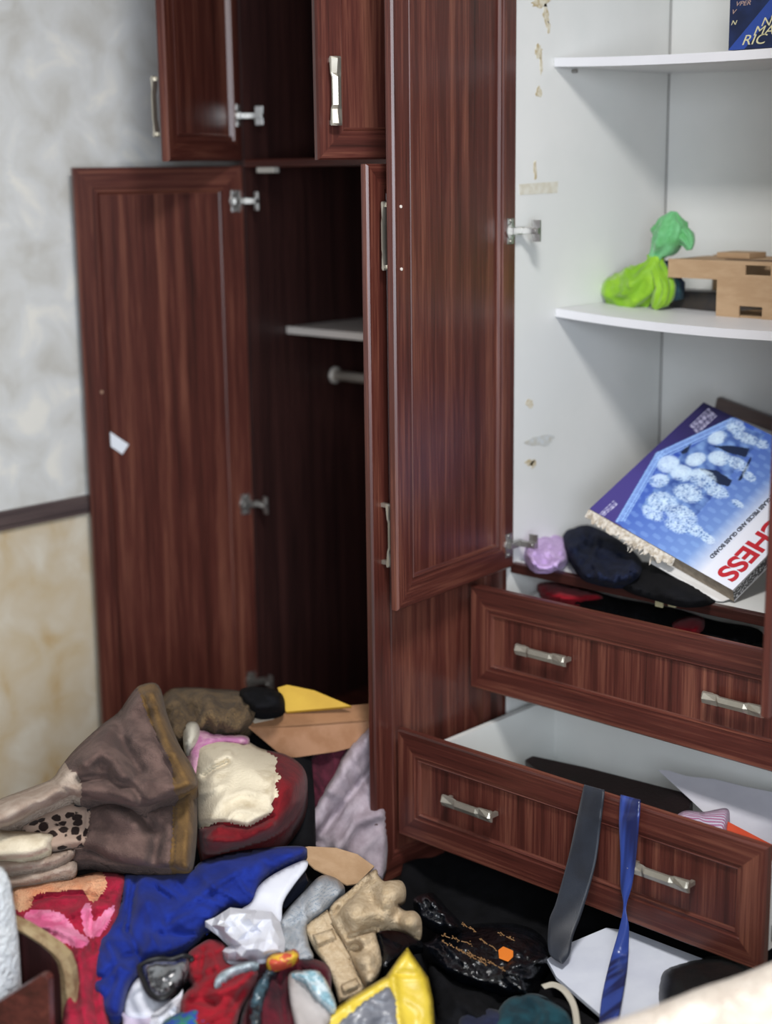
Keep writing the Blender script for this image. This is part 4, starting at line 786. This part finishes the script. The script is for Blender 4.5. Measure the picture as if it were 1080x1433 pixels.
# plank behind
q = MB(); a = atY(1003, 556, .50); b2 = atY(1120, 600, .50); dv = (b2-a)/np.linalg.norm(b2-a); up_ = np.array([-dv[2], 0, dv[0]])
M_ = [a, b2, b2-up_*.03, a-up_*.03]; M2 = [p_+np.array([0, .02, 0]) for p_ in M_]
q.loops([M_, M2], lambda k: 0, cap=0, cap0=0); o = q.build('stick', wood('dull_brown', 0, '#3a2a26', '#4b3833', '#5c463e'), None, bevel=.002, origin=tuple(np.mean(M_, 0))); tag(o, 'dark brown wooden batten behind the chess box', 'batten')
q = MB(); q.box((.30, .46, .655), (.80, .50, .90)); 
o = q.build('carton', mat('pale_card', '#a8a39f', '#b5b0ab', rough=.7), None, bevel=.002, origin=(.55, .48, .655)); tag(o, 'pale flat carton standing behind the chess box and holding it up', 'carton')

# ------------------------------------------------------------------ middle shelf: green bag, cardboard box
SZ = 1.192
GR = mat('lime_cloth', '#73a312', '#8ab81f', rough=.6, scale=(16, 16, 16), sheen=.3, bump=.3, bscale=150); GR2 = mat('mint_cloth', '#57a35f', '#72bb82', rough=.6, scale=(20, 20, 20), sheen=.3, bump=.3, bscale=150)
g = thing('drawstring_bag', (.10, .33, SZ-.012), 'lime green cloth bag knotted at the neck on the middle shelf', 'bag')
def gp(x, y, Y=.34): return atY(x, y, Y)
px_ = 1/647.
def dtube(q, pts, rad, n=48, mod=None, k=5, fold=.16, seed=0):
    P_ = [np.append(np.array(p, float), r) for p, r in zip(pts, rad)]; out = []
    for i in range(len(P_)-1):
        p0, p1, p2, p3 = P_[max(i-1, 0)], P_[i], P_[i+1], P_[min(i+2, len(P_)-1)]
        for s in range(k):
            t = s/k; out.append(.5*((2*p1)+(-p0+p2)*t+(2*p0-5*p1+4*p2-p3)*t*t+(-p0+3*p1-3*p2+p3)*t**3))
    out.append(P_[-1]); o0 = len(q.v)
    def m2(i, t):
        c_, s_ = math.cos(t), math.sin(t); a_ = noise.noise(Vector((c_*2.4+seed, s_*2.4, i*.10))); b_ = noise.noise(Vector((c_*5+seed, s_*5, i*.22+4)))
        return (mod(i/k, t) if mod else 1)*(1+fold*(1-4*abs(a_))*.8+fold*.7*(1-4*abs(b_))*.5)
    q.tube([o[:3] for o in out], [max(.0015, o[3]) for o in out], n, mod=m2)
def pleat(n_, amp, tw): return lambda i, t: 1+amp*math.sin(n_*t+i*tw)+amp*1.6*noise.noise(Vector((math.cos(t)*2.2+n_, math.sin(t)*2.2, i*.55)))+.5*amp*math.sin((n_*2+1)*t-i*tw*1.4)
q = MB(); dtube(q, [gp(846, 412), gp(852, 409), gp(864, 408), gp(878, 406), (gp(893, 402)), gp(904, 395), gp(912, 382), gp(917, 368), gp(918, 358)], [r*px_ for r in (8, 17, 23, 27, 29, 27, 21, 13, 9)], 40, mod=pleat(7, .08, .35), fold=.14)
o1 = q.build('sack', GR, g, smooth=True)
q = MB(); q.tube([gp(846, 404), gp(862, 412), gp(884, 425), gp(906, 428), (gp(910, 420))], [r*px_ for r in (2.5, 3, 3.2, 3, 2)], 8); q.build('hem', GR, g, smooth=True)
q = MB(); dtube(q, [gp(912, 356), gp(922, 380, .33), gp(930, 400, .325), gp(925, 418, .325), gp(915, 430, .325)], [r*px_ for r in (6, 10, 12, 12, 5)], 40, mod=pleat(5, .2, .5)); q.build('tail', GR, g, smooth=True)
q = MB(); dtube(q, [gp(914, 366), gp(920, 352), gp(932, 338), gp(940, 322), gp(941, 308), gp(943, 296)], [r*px_ for r in (9, 11, 20, 22, 16, 4)], 40, mod=pleat(6, .14, .7)); q.build('neck_frill', GR2, g, smooth=True, bevel=0)
q = MB(); dtube(q, [gp(935, 330), gp(952, 328), gp(962, 338), gp(965, 350)], [r*px_ for r in (14, 13, 9, 3)], 40, mod=pleat(5, .22, .8)); q.build('neck_frill', GR2, g, smooth=True)
q = MB(); dtube(q, [gp(934, 334), gp(948, 320), gp(960, 326)], [r*px_ for r in (10, 10, 3)], 40, mod=pleat(5, .22, .8)); q.build('neck_frill', GR2, g, smooth=True)
# cardboard tray box
BXM = mat('kraft_board', '#a98b6b', '#b39676', rough=.85, scale=(15, 15, 60), bump=.15, bscale=80)
kb = thing('cardboard_box', (.42, .42, SZ-.018), 'brown cardboard tray box with cut-out slots on the middle shelf', 'box')
yb = .32; bz = SZ-.012
def cell(cols, rows, solid, y0, y1, name):
    q = MB()
    for i in range(len(cols)-1):
        for j in range(len(rows)-1):
            if solid(i, j): q.box((cols[i], y0, rows[j]), (cols[i+1], y1, rows[j+1]))
    return q.build(name, BXM, kb, fix=False)
pts = [atY(x, y, yb) for x, y in ((935, 362), (935, 388), (1003, 393), (1003, 437), (1043, 371), (1078, 386), (1034, 428), (1066, 438), (1078, 372))]
zt = pts[0][2]; zl = pts[1][2]; xA = pts[0][0]; xB = pts[2][0]; s0, s1 = pts[4][0], pts[5][0]; n0, n1 = pts[6][0], pts[7][0]
zn = pts[6][2]; zs1, zs0 = pts[4][2], pts[5][2]; zb = bz
cols = [xA, xB, n0, s0, n1, s1, .62]; cols = sorted(cols); rows = sorted([zb, zn, zl, zs0, zs1, zt])
def solid(i, j):
    x = (cols[i]+cols[i+1])/2; z = (rows[j]+rows[j+1])/2
    if x < xB and z < zl: return False
    if n0 < x < n1 and z < zn: return False
    if s0 < x < s1 and zs0 < z < zs1: return False
    return True
cell(cols, rows, solid, yb, yb+.004, 'front_wall')
boxo('back_wall', (xA, .50, zb), (.62, .504, zt), BXM, kb, bevel=0); boxo('end_wall', (.616, yb+.0045, zb), (.62, .4995, zt), BXM, kb, bevel=0)
boxo('bottom', (xB, yb+.0045, zb), (.6155, .4995, zb+.004), BXM, kb, bevel=0)
boxo('top_flap', (xA+.01, yb+.0045, zt-.004), (.615, .46, zt), BXM, kb, bevel=0); boxo('tuck_tab', (xA+.07, .40, zt+.0005), (xA+.15, .47, zt+.012), BXM, kb, bevel=.001)
boxo('slot_shade', (xA+.12, yb+.03, zt+.0005), (xA+.24, yb+.042, zt+.0012), mat('slot_shadow', '#4a3526'), kb, bevel=0)  # thin dark strip; the shade inside a slot is painted, nothing is cut
q = MB(); a = atY(960, 410, .40); q.box((a[0]-.05, .38, zb+.001), (a[0]+.10, .44, zb+.045)); o = q.build('case', mat('dark_case', '#2b2a2d', '#3a3430', rough=.4, scale=(30, 30, 30)), None, bevel=.006, origin=(a[0], .41, zb)); tag(o, 'dark small case seen through the open side of the cardboard tray box', 'case')
q = MB(); q.tube([gp(930, 366, .36), gp(934, 385, .36), gp(944, 400, .36), gp(948, 420, .36)], [r*px_ for r in (8, 12, 13, 8)], 20, mod=pleat(5, .2, .6)); o = q.build('pouch', fab('dark_blue_pouch', '#1e2b44', '#2c4a4c'), None, smooth=True, origin=tuple(gp(940, 400, .36))); tag(o, 'dark blue cloth pouch between the lime bag and the cardboard box', 'pouch')

# ------------------------------------------------------------------ top shelf: book
bk = thing('book', (.52, .155, 1.708), 'dark blue book with slanted cream lettering standing on the top shelf', 'book')
X0 = atY(1020, 30, .15)[0]; zb = 1.7075
q = MB(); q.box((X0, .1502, zb), (X0+.2, .175, zb+.27)); q.build('cover', mat('book_navy', '#16213d', '#1f2f58', rough=.35, scale=(12, 12, 12)), bk, bevel=.001)
q = MB(); q.box((X0+.004, .1755, zb+.004), (X0+.198, .18, zb+.266)); q.build('pages', mat('page_white', '#cfcabd'), bk)
tX, tZ = np.array([1., 0, 0]), np.array([0, 0, 1.])
q = MB(); q.add([(X0, .1498, zb+.0), (X0+.035, .1498, zb), (X0+.2, .1498, zb+.17), (X0+.2, .1498, zb+.2)], [(0, 1, 2, 3)]); q.build('blue_band', mat('band_blue', '#2b4690', rough=.4), bk, fix=False)
for s_t, dx, dz, sz in (('RIC', .028, .008, .026), ('MAR', .052, .024, .024), ('NE', .068, .040, .022), ('M', .088, .054, .02), ('VPER', .012, .080, .012), ('V', .004, .066, .012), ('N', .004, .046, .012), ('MER', .006, .092, .010)):
    textmesh('lettering', s_t, sz, LT if dz < .06 else mat('red_cream_ink', '#a98f86'), bk, np.array([X0+dx, .1495, zb+dz]), tX, tZ, sx=1.25, shear=.35, depth=.0003)
